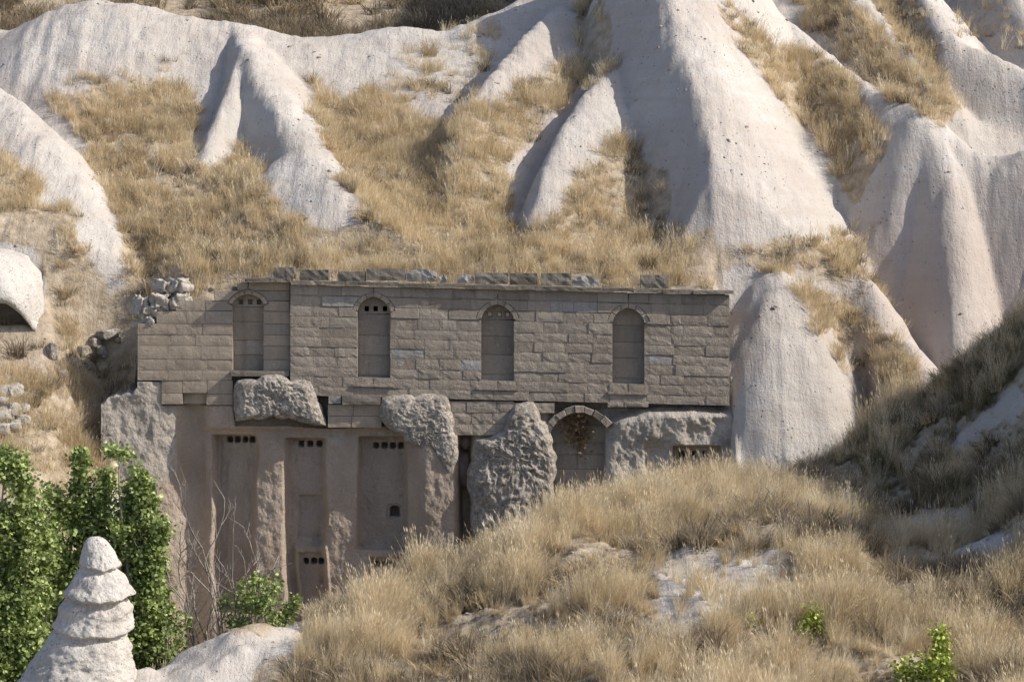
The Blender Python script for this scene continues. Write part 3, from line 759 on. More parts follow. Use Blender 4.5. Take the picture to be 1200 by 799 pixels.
# ------------------------------------------------------------------ rock masses, stones
def pillow(name, outline, yb, T, mat, n=2.6, rough=0.05, seg=190, ring=56, freq=2.2, y_of=None, sc=None):
    """a rock: star-shaped facade outline (px), bulging T towards the camera from yb and a little backwards"""
    P = np.array(outline, float); c = P.mean(0)
    f = sc or (lambda u, v: (FX(u), FZ(v)))
    d = P - c; ang = np.arctan2(d[:, 1], d[:, 0]); o = np.argsort(ang); ang = ang[o]; rad = np.hypot(d[:, 0], d[:, 1])[o]
    A = np.linspace(-np.pi, np.pi, seg, endpoint=False)
    rr = np.interp(A, np.r_[ang[-1] - 2 * np.pi, ang, ang[0] + 2 * np.pi], np.r_[rad[-1], rad, rad[0]])
    V = []; F = []
    sd = rng.random() * 50
    ts = np.r_[np.linspace(0, 1, ring)[1:] ** 0.8, 0.97, 0.9]
    back = np.r_[np.zeros(ring - 1), 1, 1]
    rows_ = []
    for t, bk in zip(ts, back):
        u = c[0] + np.cos(A) * rr * t; v = c[1] + np.sin(A) * rr * t
        x, z = f(u, v)
        y = yb - T * np.maximum(0, 1 - t ** n) ** (1 / n) if not bk else np.full(seg, yb + (0.06 if t > .95 else .3))
        if not bk:
            nx = rough * (0.8 * fbm(x * freq * .5, z * freq * .5, sd, 7, 0.66) + 0.35 - 0.8 * np.abs(fbm(x * freq * 1.7, z * freq * 1.7, sd + 31, 4, 0.6))); y = y - nx * (0.4 + 0.6 * (1 - t ** 6)) 
            x = x + np.cos(A) * 0.5 * rough * fbm(x * freq * 1.5, z * freq * 1.5, sd + 9, 3) * t
            z = z - np.sin(A) * 0.5 * rough * fbm(x * freq * 1.5, z * freq * 1.5, sd + 19, 3) * t
        rows_.append(np.stack([x, y, z], 1))
    x0, z0 = f(c[0], c[1])
    V = np.concatenate([[(x0, yb - T - 0, z0)]] + rows_)
    q = []
    for k in range(seg): q.append((0, 1 + (k + 1) % seg, 1 + k))
    for r_ in range(len(ts) - 1):
        for k in range(seg):
            a = 1 + r_ * seg + k; b = 1 + r_ * seg + (k + 1) % seg
            q.append((a, b, b + seg, a + seg))
    q.append(tuple(1 + (len(ts) - 1) * seg + k for k in range(seg)))
    me = mesh(name, V, q, True); o = link_mesh(name, me, mat); return o
def recentre(o):
    me = o.data; co = np.zeros(len(me.vertices) * 3, np.float32); me.vertices.foreach_get('co', co); co = co.reshape(-1, 3)
    c = np.array([(co[:, 0].min() + co[:, 0].max()) / 2, (co[:, 1].min() + co[:, 1].max()) / 2, co[:, 2].min()])
    me.vertices.foreach_set('co', (co - c).reshape(-1).astype(np.float32)); o.location = c; return o
r = pillow('rock_ledge', [(276, 446), (300, 444), (340, 445), (366, 446), (372, 470), (383, 500), (362, 497), (340, 490), (320, 488), (296, 490), (276, 494), (272, 470)], 0.40, 0.55, M_LICH, 5.0, 0.05, freq=4.0)
tag(recentre(r), 'grey rock shelf with a sunlit lower lip beneath the ashlar wing', 'rock')
r = pillow('rock_mass', [(447, 466), (485, 464), (524, 464), (529, 480), (531, 505), (537, 525), (536, 545), (528, 560), (520, 545), (508, 527), (490, 525), (470, 508), (452, 500), (443, 488)], 0.42, 0.62, M_LICH, 6.0, 0.045, freq=4.5)
tag(recentre(r), 'pale pitted rock mass overhanging the carved panel with the small arched hole', 'rock')
r = pillow('rock_mass', [(604, 472), (624, 470), (632, 478), (634, 490), (643, 494), (647, 520), (647, 570), (646, 640), (600, 645), (556, 640), (552, 590), (552, 540), (556, 516), (575, 512), (590, 505), (594, 490)], 0.5, 0.80, M_LICH, 5.0, 0.07, freq=3.6)
tag(recentre(r), 'lichen-darkened upright rock mass left of the arched doorway', 'rock')
for i, (ol, lab) in enumerate([([(538, 512), (552, 511), (553, 518), (545, 531), (538, 524)], 'small smooth stone wedged high in the cleft between two rock masses'),
                               ([(539, 532), (548, 530), (551, 545), (551, 568), (545, 576), (539, 570)], 'long dark stone wedged low in the cleft between two rock masses')]):
    r = pillow('wedged_stone', ol, 0.75, 0.3, M_PINK, 2.2, 0.02, 30, 8); tag(recentre(r), lab, 'stone', 'stones wedged in the cleft')
# rubble on the broken wing top
rub = [(192, 337, 9, 'tall knobbly pale lump at the back of the broken wing top'), (211, 337, 11, 'largest knobbly pale lump on the broken wing top'), (188, 353, 10, 'pale rubble lump below the tall one on the wing top'), (212, 354, 11, 'pale rubble lump below the largest one on the wing top'),
       (165, 360, 7, 'upright pale stub at the outer corner of the wing top'), (175, 366, 9, 'pale rubble lump just inside the outer corner of the wing'), (172, 378, 10, 'low pale lump crowning the outer edge of the wing wall'), (196, 366, 9, 'flat pale rubble lump lying on the stepped courses of the wing')]
STONES = []
def rubble():
    for i, (px, py, rp, lab) in enumerate(rub):
        o = boulder('rubble_stone', px, py, 0.42 if py > 350 else 0.62, rp, M_HEAP, (1.05, 1.2, .9 if i != 4 else 1.9), .55, 90 + i * 4.3, 2.2)
        tag(o, lab, 'stone', 'pale rubble on the wing top')
# coping stones along the roof edge
cope = [(320, 345, 313, 327, 0), (351, 385, 316, 329, 0), (396, 428, 318, 330, 0), (429, 475, 314.5, 329, 0), (476, 512, 315, 330, 1), (514, 524, 321, 331, 2), (536, 555, 321, 332, 2), (556, 596, 319.5, 333, 0), (597, 630, 320, 334, 0), (634, 670, 320, 335, 0), (671, 702, 323, 336, 1), (751, 784, 322, 338, 0)]
nb = ['against the roof grass at the corner above the first niche', 'second along the cornice after the corner stone', 'just left of the longest coping stone', 'longest of the row, dark', 'whitish, rounded, right of the longest one', 'tiny white lump right of the whitish rounded one', 'low white lump left of the block over the straw-filled niche', 'above the niche with straw in its holes', 'just right of the block over the straw-filled niche', 'dark, left of the bluish pale one', 'bluish pale and tapering', 'standing alone near the right end of the roof']
for (a, b, c, d, k), t in zip(cope, nb):
    me = slab_block(a, b, c, d, 0.02, 0.42, 0.02 if k == 0 else 0.04, None, 6, 3)
    if k:
        for v in me.vertices:
            v.co.z -= 0.09 * abs((v.co.x - FX((a + b) / 2)) / (FX(b) - FX(a)) * 2) ** 2 * (1 if v.co.z > FZ((c + d) / 2) else 0)
    o = link_mesh('coping_stone', me, M_PALE if k else M_COPE); recentre(o)
    tag(o, 'loose coping stone, ' + t, 'stone', 'loose coping stones on the roof edge')

# stones on the slope left of the building
def boulder(name, px, py, y, rpx, mat, squash=(1, 1, .8), rough=.18, seed=0, fq=1.3):
    import bmesh
    bm = bmesh.new(); bmesh.ops.create_icosphere(bm, subdivisions=4, radius=1)
    V = np.array([v.co for v in bm.verts]); n = 1 + rough * fbm(V[:, 0] * fq + seed, V[:, 1] * fq, V[:, 2] * fq, 5)
    V = np.sign(V) * np.abs(V) ** 0.6; V *= n[:, None] * 0.9
    s = rpx * (y - CAMY) / FPX
    a = rng.random() * 6
    for v, p in zip(bm.verts, V):
        x, yy = p[0] * squash[0], p[1] * squash[1]; v.co = (s * x, s * yy, s * p[2] * squash[2])
    me = bpy.data.meshes.new(name); bm.to_mesh(me); bm.free(); me.polygons.foreach_set('use_smooth', [True] * len(me.polygons))
    o = link_mesh(name, me, mat); o.location = W(px, py, y); o.rotation_euler = (0.3 * (rng.random() - .5), 0.5 * (rng.random() - .5), a * 0.2); return o
def on_ray(px, py, y0=-10.0, y1=16.0):
    ys = np.arange(y0, y1, 0.05); s = (ys - CAMY) / FPX
    z = lookup(GZ, (px - 600) * s, ys); k = np.argmax(z >= CAMZ + (HOR - py) * s); return ys[k]
rubble()
HEAP = ['broad pale stone at the middle of the dry-stone heap', 'topmost rounded stone of the dry-stone heap', 'stone tucked beside the topmost one of the dry-stone heap', 'stone under the topmost one of the dry-stone heap', 'lowest outer stone of the dry-stone heap, next to the gully', 'bottom stone under the broad one of the dry-stone heap', 'bottom stone between two others in the dry-stone heap', 'small outer stone on the gully side of the dry-stone heap', 'small stone resting on the broad one of the dry-stone heap']
for i, (px, py, rp) in enumerate([(4, 486, 13), (17, 458, 12), (5, 458, 9), (16, 480, 10), (28, 492, 8), (4, 503, 10), (17, 499, 8), (28, 478, 7), (2, 470, 8)]):
    o = boulder('wall_stone', px, py, on_ray(px, py) - 0.1, rp, M_HEAP, (1, .9, .85), .22, i * 3.1)
    tag(o, HEAP[i], 'stone', 'dry-stone heap beside the dovecote')
FALL = ['long tilted fallen block nearest the ashlar wing in the shaded gully', 'fallen block touching the lower end of the long tilted one', 'squat fallen block midway along the fallen line in the gully', 'upright fallen block below the long tilted one', 'wide flat fallen block towards the bottom of the gully line', 'small fallen block beside the wide flat one', 'narrow upright stone standing on the sunlit edge of the gully', 'smallest fallen stone, between the long tilted block and the wing', 'flat stone at the very bottom of the fallen line']
for i, (px, py, rp, sq) in enumerate([(128, 392, 13, (1.2, .8, .55)), (112, 402, 8, (1, .8, .9)), (98, 412, 9, (1, .8, .8)), (120, 412, 8, (.9, .8, 1)), (88, 424, 9, (1.2, .8, .7)), (104, 428, 7, (1, .8, .8)), (62, 412, 9, (.7, .8, 1.2)), (138, 398, 5, (1, 1, .8)), (74, 438, 7, (1, 1, .7))]):
    o = boulder('fallen_block', px, py, on_ray(px, py) - 0.08, rp, M_LICH, sq, .2, 40 + i * 2.7)
    tag(o, FALL[i], 'stone', 'fallen blocks in the gully')
# wall end stones at the rock flank (120-135, 520-560): cut blocks in the gully
# ------------------------------------------------------------------ cave under a rock dome
cx, cy, cz = W(-22, 348, 2.3)
def cave_dome():
    th = np.linspace(0, 2 * np.pi, 72); 
    out = []
    prof = [(1.0, -0.1), (1.01, 0.0), (0.99, 0.18), (0.93, 0.42), (0.82, 0.62), (0.64, 0.81), (0.4, 0.94), (0.18, 0.99), (0.001, 1.0)]
    inn = [(0.001, 0.30), (0.4, 0.26), (0.7, 0.22), (0.84, 0.10), (0.93, -0.10)]
    rowsP = []
    for r_, h in prof[::-1] + [(p[0], p[1] - 0.0) for p in prof[:1]] + inn[::-1]:
        x = 1.85 * r_ * np.cos(th); y = 2.0 * r_ * np.sin(th)
        z = 1.22 * h + 0 * x
        z = z - 0.95 * sst(.45, .95, np.cos(th)) * float(sst(.75, 1.0, r_))
        d = 0.11 * fbm(x * 1.4 + 3, y * 1.4, z * 1.4, 5)
        rowsP.append(np.stack([x * (1 + d), y * (1 + d), z + d * 0.3], 1))
    return grid_mesh('cave_rock', np.array(rowsP))
o = link_mesh('cave_rock', cave_dome(), M_WHITE); o.location = (cx, cy, cz)
tag(o, 'pale rounded rock dome sheltering a dark hollow at the left end of the hillside', 'rock')

# ------------------------------------------------------------------ tiered white pinnacle in front of the trees
def pinnacle():
    s = (68 - 14.2) / FPX
    v = np.concatenate([np.arange(628, 800, 1.3), np.arange(800, 872, 4)])
    kv = [628, 630, 635, 645, 660, 680, 700, 735, 770, 799, 830, 872]
    r_ = np.interp(v, kv, [3, 9, 14, 19, 23, 32, 40, 45, 56, 72, 105, 165]); cen = np.interp(v, kv, [112, 112, 113, 115, 117, 116, 115, 109, 99, 90, 84, 80])[:, None]
    th = np.linspace(0, 2 * np.pi, 170)
    TH, Vg = np.meshgrid(th, v); Rg = np.repeat(r_[:, None], 170, 1)
    n = fbm(np.cos(TH) * 1.4 + 5, np.sin(TH) * 1.4, Vg * 0.03, 5, 0.6); n2 = fbm(np.cos(TH) * 4 + 5, np.sin(TH) * 4, Vg * 0.10, 5, 0.65)
    Vl = Vg + 2.5 * np.sin(TH * 2 + 1.0) + 4.0 * n                      # wavering bedding
    side = 0.45 + 0.55 * sst(-0.8, 0.3, np.cos(TH + 0.5))
    led = 0
    for c, d in ((664, 5.0), (702, 8.0), (739, 6.0)):                  # undercut below each harder bed
        led = led + d * sst(c - 1.5, c + 1.5, Vl) * sst(c + 14, c + 2.5, Vl) - 0.45 * d * sst(c - 14, c - 3, Vl) * sst(c + 1, c - 1, Vl)
    Rg = (Rg - led * side) * (1 + 0.05 * n + 0.035 * n2)
    x = (cen + Rg * np.cos(TH) - 112) * s; y = Rg * np.sin(TH) * s * 0.95; z = -(Vg - 870) * s
    P = np.stack([x, y, z], -1); return grid_mesh('tuff_pinnacle', P[::-1])
o = link_mesh('tuff_pinnacle', pinnacle(), M_WHITE); o.location = W(112, 870, -14.2)
tag(o, 'white tiered tuff pinnacle with a rounded cap in front of the green trees', 'rock pinnacle')

# ------------------------------------------------------------------ trees and shrubs
def tube(path, r0, r1, seg=6):
    P = [Vector(p) for p in path]; V = []; F = []
    for i, p in enumerate(P):
        t = (P[min(i + 1, len(P) - 1)] - P[max(i - 1, 0)]).normalized()
        a = t.orthogonal().normalized(); b = t.cross(a); r_ = r0 + (r1 - r0) * i / (len(P) - 1)
        for k in range(seg):
            w = 2 * math.pi * k / seg; V.append(p + (a * math.cos(w) + b * math.sin(w)) * r_)
    for i in range(len(P) - 1):
        for k in range(seg):
            a = i * seg + k; b = i * seg + (k + 1) % seg; F.append((a, b, b + seg, a + seg))
    F.append(tuple(range((len(P) - 1) * seg, len(P) * seg)))
    return V, F
def merge(lst):
    V = []; F = []
    for v, f in lst:
        b = len(V); V += list(v); F += [tuple(i + b for i in g) for g in f]
    return V, F
def leaves_mesh(name, C, size, up=0.25, face=None):
    """one folded leaf per centre C (n,3)"""
    n = len(C)
    d = rng.normal(size=(n, 3)); d[:, 2] = d[:, 2] * 0.7 - up; d /= np.linalg.norm(d, axis=1)[:, None]
    nn = rng.normal(size=(n, 3)) + np.array([0.2, -0.5, 0.5]); s = np.cross(d, nn); s /= np.linalg.norm(s, axis=1)[:, None] + 1e-9
    nr = np.cross(s, d)
    L = size * (0.65 + 0.7 * rng.random(n))[:, None]; Wd = L * 0.40
    base = C; tip = C + d * L; m = C + d * L * 0.42
    a = m + s * Wd + nr * Wd * 0.35; b = m - s * Wd + nr * Wd * 0.35
    V = np.stack([base, a, tip, b], 1).reshape(-1, 3)
    i = np.arange(n) * 4
    F = np.stack([np.stack([i, i + 1, i + 2], 1), np.stack([i, i + 2, i + 3], 1)], 1).reshape(-1, 3)
    return tris_mesh(name, V, F)
def tree(name, label, cat, px, pyb, y, shoots, leaf, size, mat, npl, wood=M_TWIG, group=None, trunk_r=0.09):
    """shoots: list of (px, py_top, radius m) upright leafy limbs"""
    bx_, by_, _ = W(px, 0, y); bz = gz(bx_, by_) - 0.05
    root = empty(name, (bx_, by_, bz)); tag(root, label, cat, group)
    wood_l = []; C = []
    zt = []
    for sx, sy, sr in shoots:
        tx, ty, tz = W(sx, sy, y + (rng.random() - .5) * 0.8)
        h = tz - bz
        pth = []
        for t in np.linspace(0, 1, 9):
            k = t ** 1.3
            pth.append((( tx - bx_) * (t ** 0.7) + 0.10 * math.sin(t * 7 + sx), (ty - by_) * t ** .8 + 0.08 * math.sin(t * 6 + sy), h * t))
        wood_l.append(tube(pth, trunk_r * 0.7, 0.012))
        pa = np.array(pth)
        # leafy twigs round the limb
        nt = int(h * 9)
        for k in range(nt):
            t = 0.10 + 0.90 * (k + rng.random()) / nt
            p = np.array([np.interp(t, np.linspace(0, 1, 9), pa[:, j]) for j in range(3)])
            env = 1.25 * sr * (0.35 + 0.65 * math.sin(min(1, (1 - t) * 2.0 + 0.12) * math.pi / 2)) * (0.6 + 0.4 * sst(0, .25, t))
            if vnoise(t * 7.0, sx * 0.23 + 3.1, sy * 0.17) < -0.35: continue
            env *= 0.8 + 0.6 * float(vnoise(t * 5.5, sx * 0.37, sy * 0.11)); 
            for _ in range(3):
                a = rng.random() * 2 * math.pi; ln = env * (0.45 + 0.6 * rng.random() + 0.45 * (rng.random() < .12))
                e = p + np.array([math.cos(a) * ln, math.sin(a) * ln, 0.28 * ln + 0.25 * rng.random()])
                if rng.random() < 0.3: wood_l.append(tube([p, (p + e) / 2 + np.array([0, 0, .04]), e], 0.012, 0.004, 3))
                m = npl
                tt = 0.25 + 0.75 * rng.random(m)
                C.append(p + (e - p) * tt[:, None] + rng.normal(size=(m, 3)) * 0.075)
    V, F = merge([tube([(0, 0, -0.3), (0.02, 0, trunk_r * 2), (0, 0.02, trunk_r * 6)], trunk_r * 1.3, trunk_r, 9)] + wood_l)
    o = link_mesh('trunk', mesh('trunk', V, F, True), wood); o.parent = root
    C = np.concatenate(C)
    o = link_mesh('crown', leaves_mesh('crown', C, size), mat); o.parent = root
    return root
tree('poplar_tree', 'bushy green tree cut by the photo edge, left of the white pinnacle', 'tree', 8, 800, -9.0, [(-28, 552, .55), (6, 533, .5), (28, 545, .42), (44, 585, .4), (-4, 600, .6), (32, 640, .5), (50, 620, .45), (20, 690, .6), (-20, 680, .6), (50, 700, .5)], 1, 0.095, M_LEAF, 38)
tree('poplar_tree', 'leafy green tree directly behind the cap of the white pinnacle', 'tree', 92, 800, -6.0, [(68, 570, .42), (98, 534, .4), (120, 560, .42), (82, 605, .5), (112, 620, .5), (60, 620, .45), (75, 680, .5)], 1, 0.095, M_LEAF, 38)
tree('poplar_tree', 'tall green tree between the white pinnacle and the carved rock face', 'tree', 158, 800, -6.3, [(143, 530, .42), (166, 556, .40), (182, 575, .32), (150, 620, .5), (178, 650, .38), (168, 700, .45), (188, 620, .3), (150, 580, .45), (185, 700, .35)], 1, 0.095, M_LEAF, 38)
tree('green_bush', 'low green bush beneath the panel with the lower pigeon-hole row', 'bush', 300, 800, -6.5, [(268, 705, .3), (285, 690, .32), (305, 682, .34), (325, 690, .3), (340, 706, .25), (300, 715, .4), (255, 735, .3)], 1, 0.085, M_LEAF, 16, trunk_r=.04)
tree('green_bush', 'small green sapling at the foot of the tall tree by the pinnacle', 'bush', 205, 800, -6.8, [(200, 712, .22), (214, 725, .22), (190, 735, .25)], 1, 0.10, M_LEAF, 7, trunk_r=.03)
def bare_shrub(name, label, px, y, tops, seed, r0=0.02):
    bx_, by_, _ = W(px, 0, y); bz = gz(bx_, by_) - .05; root = empty(name, (bx_, by_, bz)); tag(root, label, 'shrub')
    rr = random.Random(seed)
    for sx, sy in tops:
        T = (Vector(W(sx, sy, y)) - Vector((bx_, by_, bz))) * 0.95; L = []
        def br(p, d, ln, r_, dep):
            pts = [p]; q = p.copy(); dd = d.copy()
            for k in range(5):
                dd = (dd + Vector((rr.uniform(-.22, .22), rr.uniform(-.22, .22), rr.uniform(-.1, .2)))).normalized(); q = q + dd * ln / 5; pts.append(q.copy())
                if dep > 0 and k >= 1 and rr.random() < .75:
                    nd = (dd + Vector((rr.uniform(-.9, .9), rr.uniform(-.6, .6), rr.uniform(-.1, .6)))).normalized(); br(q.copy(), nd, ln * rr.uniform(.25, .5), r_ * .62, dep - 1)
            L.append(tube(pts, r_, r_ * .35, 5))
        br(Vector((0, 0, 0)), T.normalized(), T.length, r0, 3)
        V, F = merge(L); o = link_mesh('branch', mesh('branch', V, F, True), M_TWIG); o.parent = root
bare_shrub('dead_shrub', 'leafless grey branching shrub in front of the carved panels', 272, -5.6, [(268, 622), (252, 655), (290, 645), (238, 672), (278, 660)], 3, .034)
bare_shrub('dead_shrub', 'thin bare stems rising behind the low green bush', 318, -5.4, [(305, 650), (340, 668), (325, 690)], 8, .022)
bare_shrub('dead_shrub', 'brown twiggy shrub right of the tall tree by the pinnacle', 232, -6.2, [(215, 672), (245, 690), (225, 690), (258, 700), (240, 668), (205, 700)], 12, .022)
# weeds on the foreground slope
WEEDS = []
def weed(name, label, px, py, shoots, mat, npl, size, yy=None):
    y = on_ray(px, py, -30, -3) if yy is None else yy
    WEEDS.append((W(px, py, y)[0], y, .42))
    return tree(name, label, 'weed', px, py, y, shoots, 1, size, mat, npl, trunk_r=.02)
weed('green_weed', 'bright lime weed with one tall upright shoot at the lower right', 1088, 805, [(1050, 786, .14), (1064, 780, .15), (1078, 776, .16), (1095, 772, .16), (1112, 774, .15), (1104, 728, .035), (1124, 784, .14), (1086, 790, .2)], M_LEAF2, 26, 0.075)
weed('green_weed', 'small yellow-green weed amid straw grass below the bare white patch', 948, 752, [(935, 740, .08), (950, 730, .08), (960, 718, .07)], M_LEAF2, 20, 0.07)
weed('green_weed', 'flat dull green weed left of the yellow-green one', 884, 742, [(868, 733, .09), (884, 728, .1), (900, 734, .09)], M_LEAF2, 16, 0.06)
# dry rusty plant hanging in the doorway
root = empty('dry_plant', (FX(676), 0.42, FZ(512))); tag(root, 'rusty dry plant growing in the head of the arched doorway', 'plant')
C = rng.normal(size=(420, 3)) * np.array([0.20, 0.10, 0.20]) + np.array([0, -0.14, 0.16])
C = np.concatenate([C, rng.normal(size=(120, 3)) * np.array([0.07, 0.06, 0.18]) + np.array([.1, -0.12, -0.12])])
o = link_mesh('foliage', leaves_mesh('foliage', C, 0.075), M_RUST); o.parent = root
st = [tube([(0.02 * k, 0.04, 0.05), (0.05 * (k - 4), -0.1, 0.15), (0.085 * (k - 4), -0.16, 0.12 + 0.05 * (k % 4) - .08 * (k % 3))], .008, .003, 4) for k in range(9)]
V, F = merge(st); o = link_mesh('stem', mesh('stem', V, F, True), M_TWIG); o.parent = root

# ------------------------------------------------------------------ dry grass and scrub (instanced clumps)
def tuft(nb, h, spread, width, lean, head, curl=0.35):
    V = []; F = []
    for k in range(nb):
        a = rng.random() * 2 * math.pi; r_ = spread * math.sqrt(rng.random())
        p = np.array([math.cos(a) * r_, math.sin(a) * r_, -0.04])
        hh = h * (0.45 + 0.65 * rng.random()); a2 = a + rng.normal() * 0.8
        out = np.array([math.cos(a2), math.sin(a2), 0]) * (0.10 + curl * rng.random()) + np.array([lean, 0, 0])
        w = width * (0.7 + 0.6 * rng.random()); wa = rng.random() * math.pi; wd = np.array([math.cos(wa), math.sin(wa), 0]) * w
        b = len(V); n = 4
        for i in range(n):
            t = i / (n - 1); c = p + np.array([0, 0, 1]) * hh * (t - 0.22 * t * t * (abs(out[0]) + abs(out[1]))) + out * hh * t ** 1.8
            ww = wd * (1 - 0.75 * t)
            V += [c - ww, c + ww]
        for i in range(n - 1): F.append((b + 2 * i, b + 2 * i + 1, b + 2 * i + 3, b + 2 * i + 2))
        if rng.random() < head:
            top = c; dr = (np.array(V[-1]) + np.array(V[-2])) / 2 - (np.array(V[-3]) + np.array(V[-4])) / 2; dr /= np.linalg.norm(dr)
            b = len(V); e = wd / w * 0.007; ln = 0.06 + .05 * rng.random()
            V += [top - dr * .01, top + dr * ln * .4 + e, top + dr * ln, top + dr * ln * .4 - e]; F.append((b, b + 1, b + 2, b + 3))
    return V, F
def clump_set(cname, specs, mats):
    c = bpy.data.collections.new(cname)
    for k, s in enumerate(specs):
        V, F = tuft(*s); me = mesh(cname + '_clump', V, F); me.materials.append(mats[k % len(mats)])
        o = bpy.data.objects.new(cname + '_%02d' % k, me); c.objects.link(o)
    return c
CG = clump_set('foreground_clump', [(64, .58, .12, .0042, .10, .2, .5), (58, .74, .10, .0040, .18, .25, .45), (60, .38, .15, .0046, .05, .15, .6), (52, .66, .09, .0042, .34, .3, .4), (70, .24, .17, .0055, .02, .0, .9), (48, .88, .08, .0038, .12, .3, .35), (70, .30, .14, .0055, -.05, .0, 1.1), (64, .50, .13, .0046, .06, .1, .6), (60, .36, .15, .005, .0, .05, .8)], [M_STRAW, M_STRAW, M_GOLD, M_STRAW, M_SCRUB, M_STRAW, M_SCRUB, M_OLIVE_SHADE, M_OLIVE_SHADE])
CH = clump_set('hill_clump', [(60, .34, .20, .0048, .06, .2, .5), (54, .40, .17, .0046, .08, .2, .45), (64, .26, .22, .005, .02, .1, .6), (64, .22, .20, .006, .0, .0, .9), (48, .46, .15, .0045, .1, .3, .45)], [M_STRAW, M_GOLD, M_STRAW, M_SCRUB, M_STRAW])
CS = clump_set('scrub_clump', [(70, .26, .12, .008, .0, .0, 1.1), (60, .34, .10, .008, .0, .0, .9), (80, .20, .16, .009, .0, .0, 1.2)], [M_SCRUB, M_SCRUB, M_GOLD])
def gn_tree(coll):
    ng = bpy.data.node_groups.new('scatter_' + coll.name, 'GeometryNodeTree')
    ng.interface.new_socket('Geometry', in_out='INPUT', socket_type='NodeSocketGeometry'); ng.interface.new_socket('Geometry', in_out='OUTPUT', socket_type='NodeSocketGeometry')
    N = ng.nodes; i = N.new('NodeGroupInput'); o = N.new('NodeGroupOutput')
    ip = N.new('GeometryNodeInstanceOnPoints'); ci = N.new('GeometryNodeCollectionInfo'); ci.inputs['Collection'].default_value = coll
    ci.inputs['Separate Children'].default_value = True; ci.inputs['Reset Children'].default_value = True
    def na(name, t):
        n = N.new('GeometryNodeInputNamedAttribute'); n.data_type = t; n.inputs['Name'].default_value = name; return n.outputs['Attribute']
    L = ng.links.new
    L(i.outputs[0], ip.inputs['Points']); L(ci.outputs[0], ip.inputs['Instance']); ip.inputs['Pick Instance'].default_value = True
    L(na('pick', 'INT'), ip.inputs['Instance Index']); L(na('scl', 'FLOAT'), ip.inputs['Scale'])
    er = N.new('FunctionNodeEulerToRotation'); L(na('rot', 'FLOAT_VECTOR'), er.inputs[0]); L(er.outputs[0], ip.inputs['Rotation'])
    L(ip.outputs[0], o.inputs[0]); return ng
def scatter(name, coll, P, pick, scl, label):
    n = len(P); me = bpy.data.meshes.new(name); me.vertices.add(n); me.vertices.foreach_set('co', P.astype(np.float32).reshape(-1))
    a = me.attributes.new('pick', 'INT', 'POINT'); a.data.foreach_set('value', pick.astype(np.int32))
    a = me.attributes.new('scl', 'FLOAT', 'POINT'); a.data.foreach_set('value', scl.astype(np.float32))
    rot = np.stack([rng.normal(size=n) * .12, rng.normal(size=n) * .12, rng.normal(size=n) * 0.9], 1)
    a = me.attributes.new('rot', 'FLOAT_VECTOR', 'POINT'); a.data.foreach_set('vector', rot.astype(np.float32).reshape(-1))
    o = link_mesh(name, me); md = o.modifiers.new('scatter', 'NODES'); md.node_group = gn_tree(coll)
    tag(o, label, None, None, 'stuff'); print(name, n); return o
def candidates(x0, x1, y0, y1, dens):
    n = int((x1 - x0) * (y1 - y0) * dens); x = rng.uniform(x0, x1, n); y = rng.uniform(y0, y1, n); z = lookup(GZ, x, y)
    px, py = pxof(x, y, z); k = (px > -90) & (px < 1290) & (py > -60) & (py < 880)
    gx = (lookup(GZ, x + .1, y) - lookup(GZ, x - .1, y)) / .2; gy_ = (lookup(GZ, x, y + .1) - lookup(GZ, x, y - .1)) / .2
    return x[k], y[k], z[k], np.hypot(gx, gy_)[k], lookup(GV, x, y)[k]
def choose(w, n):     # w (k, n) weights -> index
    c = np.cumsum(w, 0); c /= c[-1]; return (rng.random(n)[None] > c).sum(0)
# foreground slope
x, y, z, sl_, v = candidates(-9, 14, -21, -1.3, 84)
pat = fbm(x * 0.45, y * 0.45, 21.0, 3); pat2 = fbm(x * 1.1, y * 1.1, 25.0, 3)
keep = (rng.random(len(x)) < v * np.clip(0.9 + 0.6 * pat2, 0.4, 1)) & ~((x < -4.6) & (y > -9.5)) & (sl_ < 2.2)
keep &= ~((x < -4) & (y < -10)); keep &= rng.random(len(x)) < np.clip(1.0 + 1.0 * pat, .6, 1)
x, y, z, pat, pat2 = x[keep], y[keep], z[keep], pat[keep], pat2[keep]
w = np.stack([np.clip(.7 + pat, .05, 2), np.clip(.5 + 1.2 * pat, .03, 2), np.clip(1.1 - .3 * pat, .1, 2), np.clip(.4 + 1.2 * pat2, .03, 2), np.clip(.8 - 1.6 * pat, .05, 3), np.clip(.2 + 1.2 * pat2, .01, 2), np.clip(.9 - 2.0 * pat2, .05, 3), 0 * pat, 0 * pat])
olive_shade = 3.2 * sst(-9.5, -6.5, y + .25 * pat2) * sst(6.2, 7.6, x + .3 * pat); w[7] = olive_shade; w[8] = olive_shade  # olive clumps massed on the right bank; their dark colour deepens its shade
nearweed = np.zeros(len(x), bool)
for (wx, wy, wr) in WEEDS: nearweed |= ((x - wx) ** 2 + ((y - wy + .45) * .7) ** 2) < wr ** 2
sc_ = np.clip(0.42 + 0.45 * rng.random(len(x)) + .32 * pat + .42 * pat2, .25, 1.4); sc_ = np.where(nearweed, sc_ * .35, sc_)
scatter('foreground_grass', CG, np.stack([x, y, z], 1), choose(w, len(x)), sc_, 'tall dry straw grass covering the near slope')
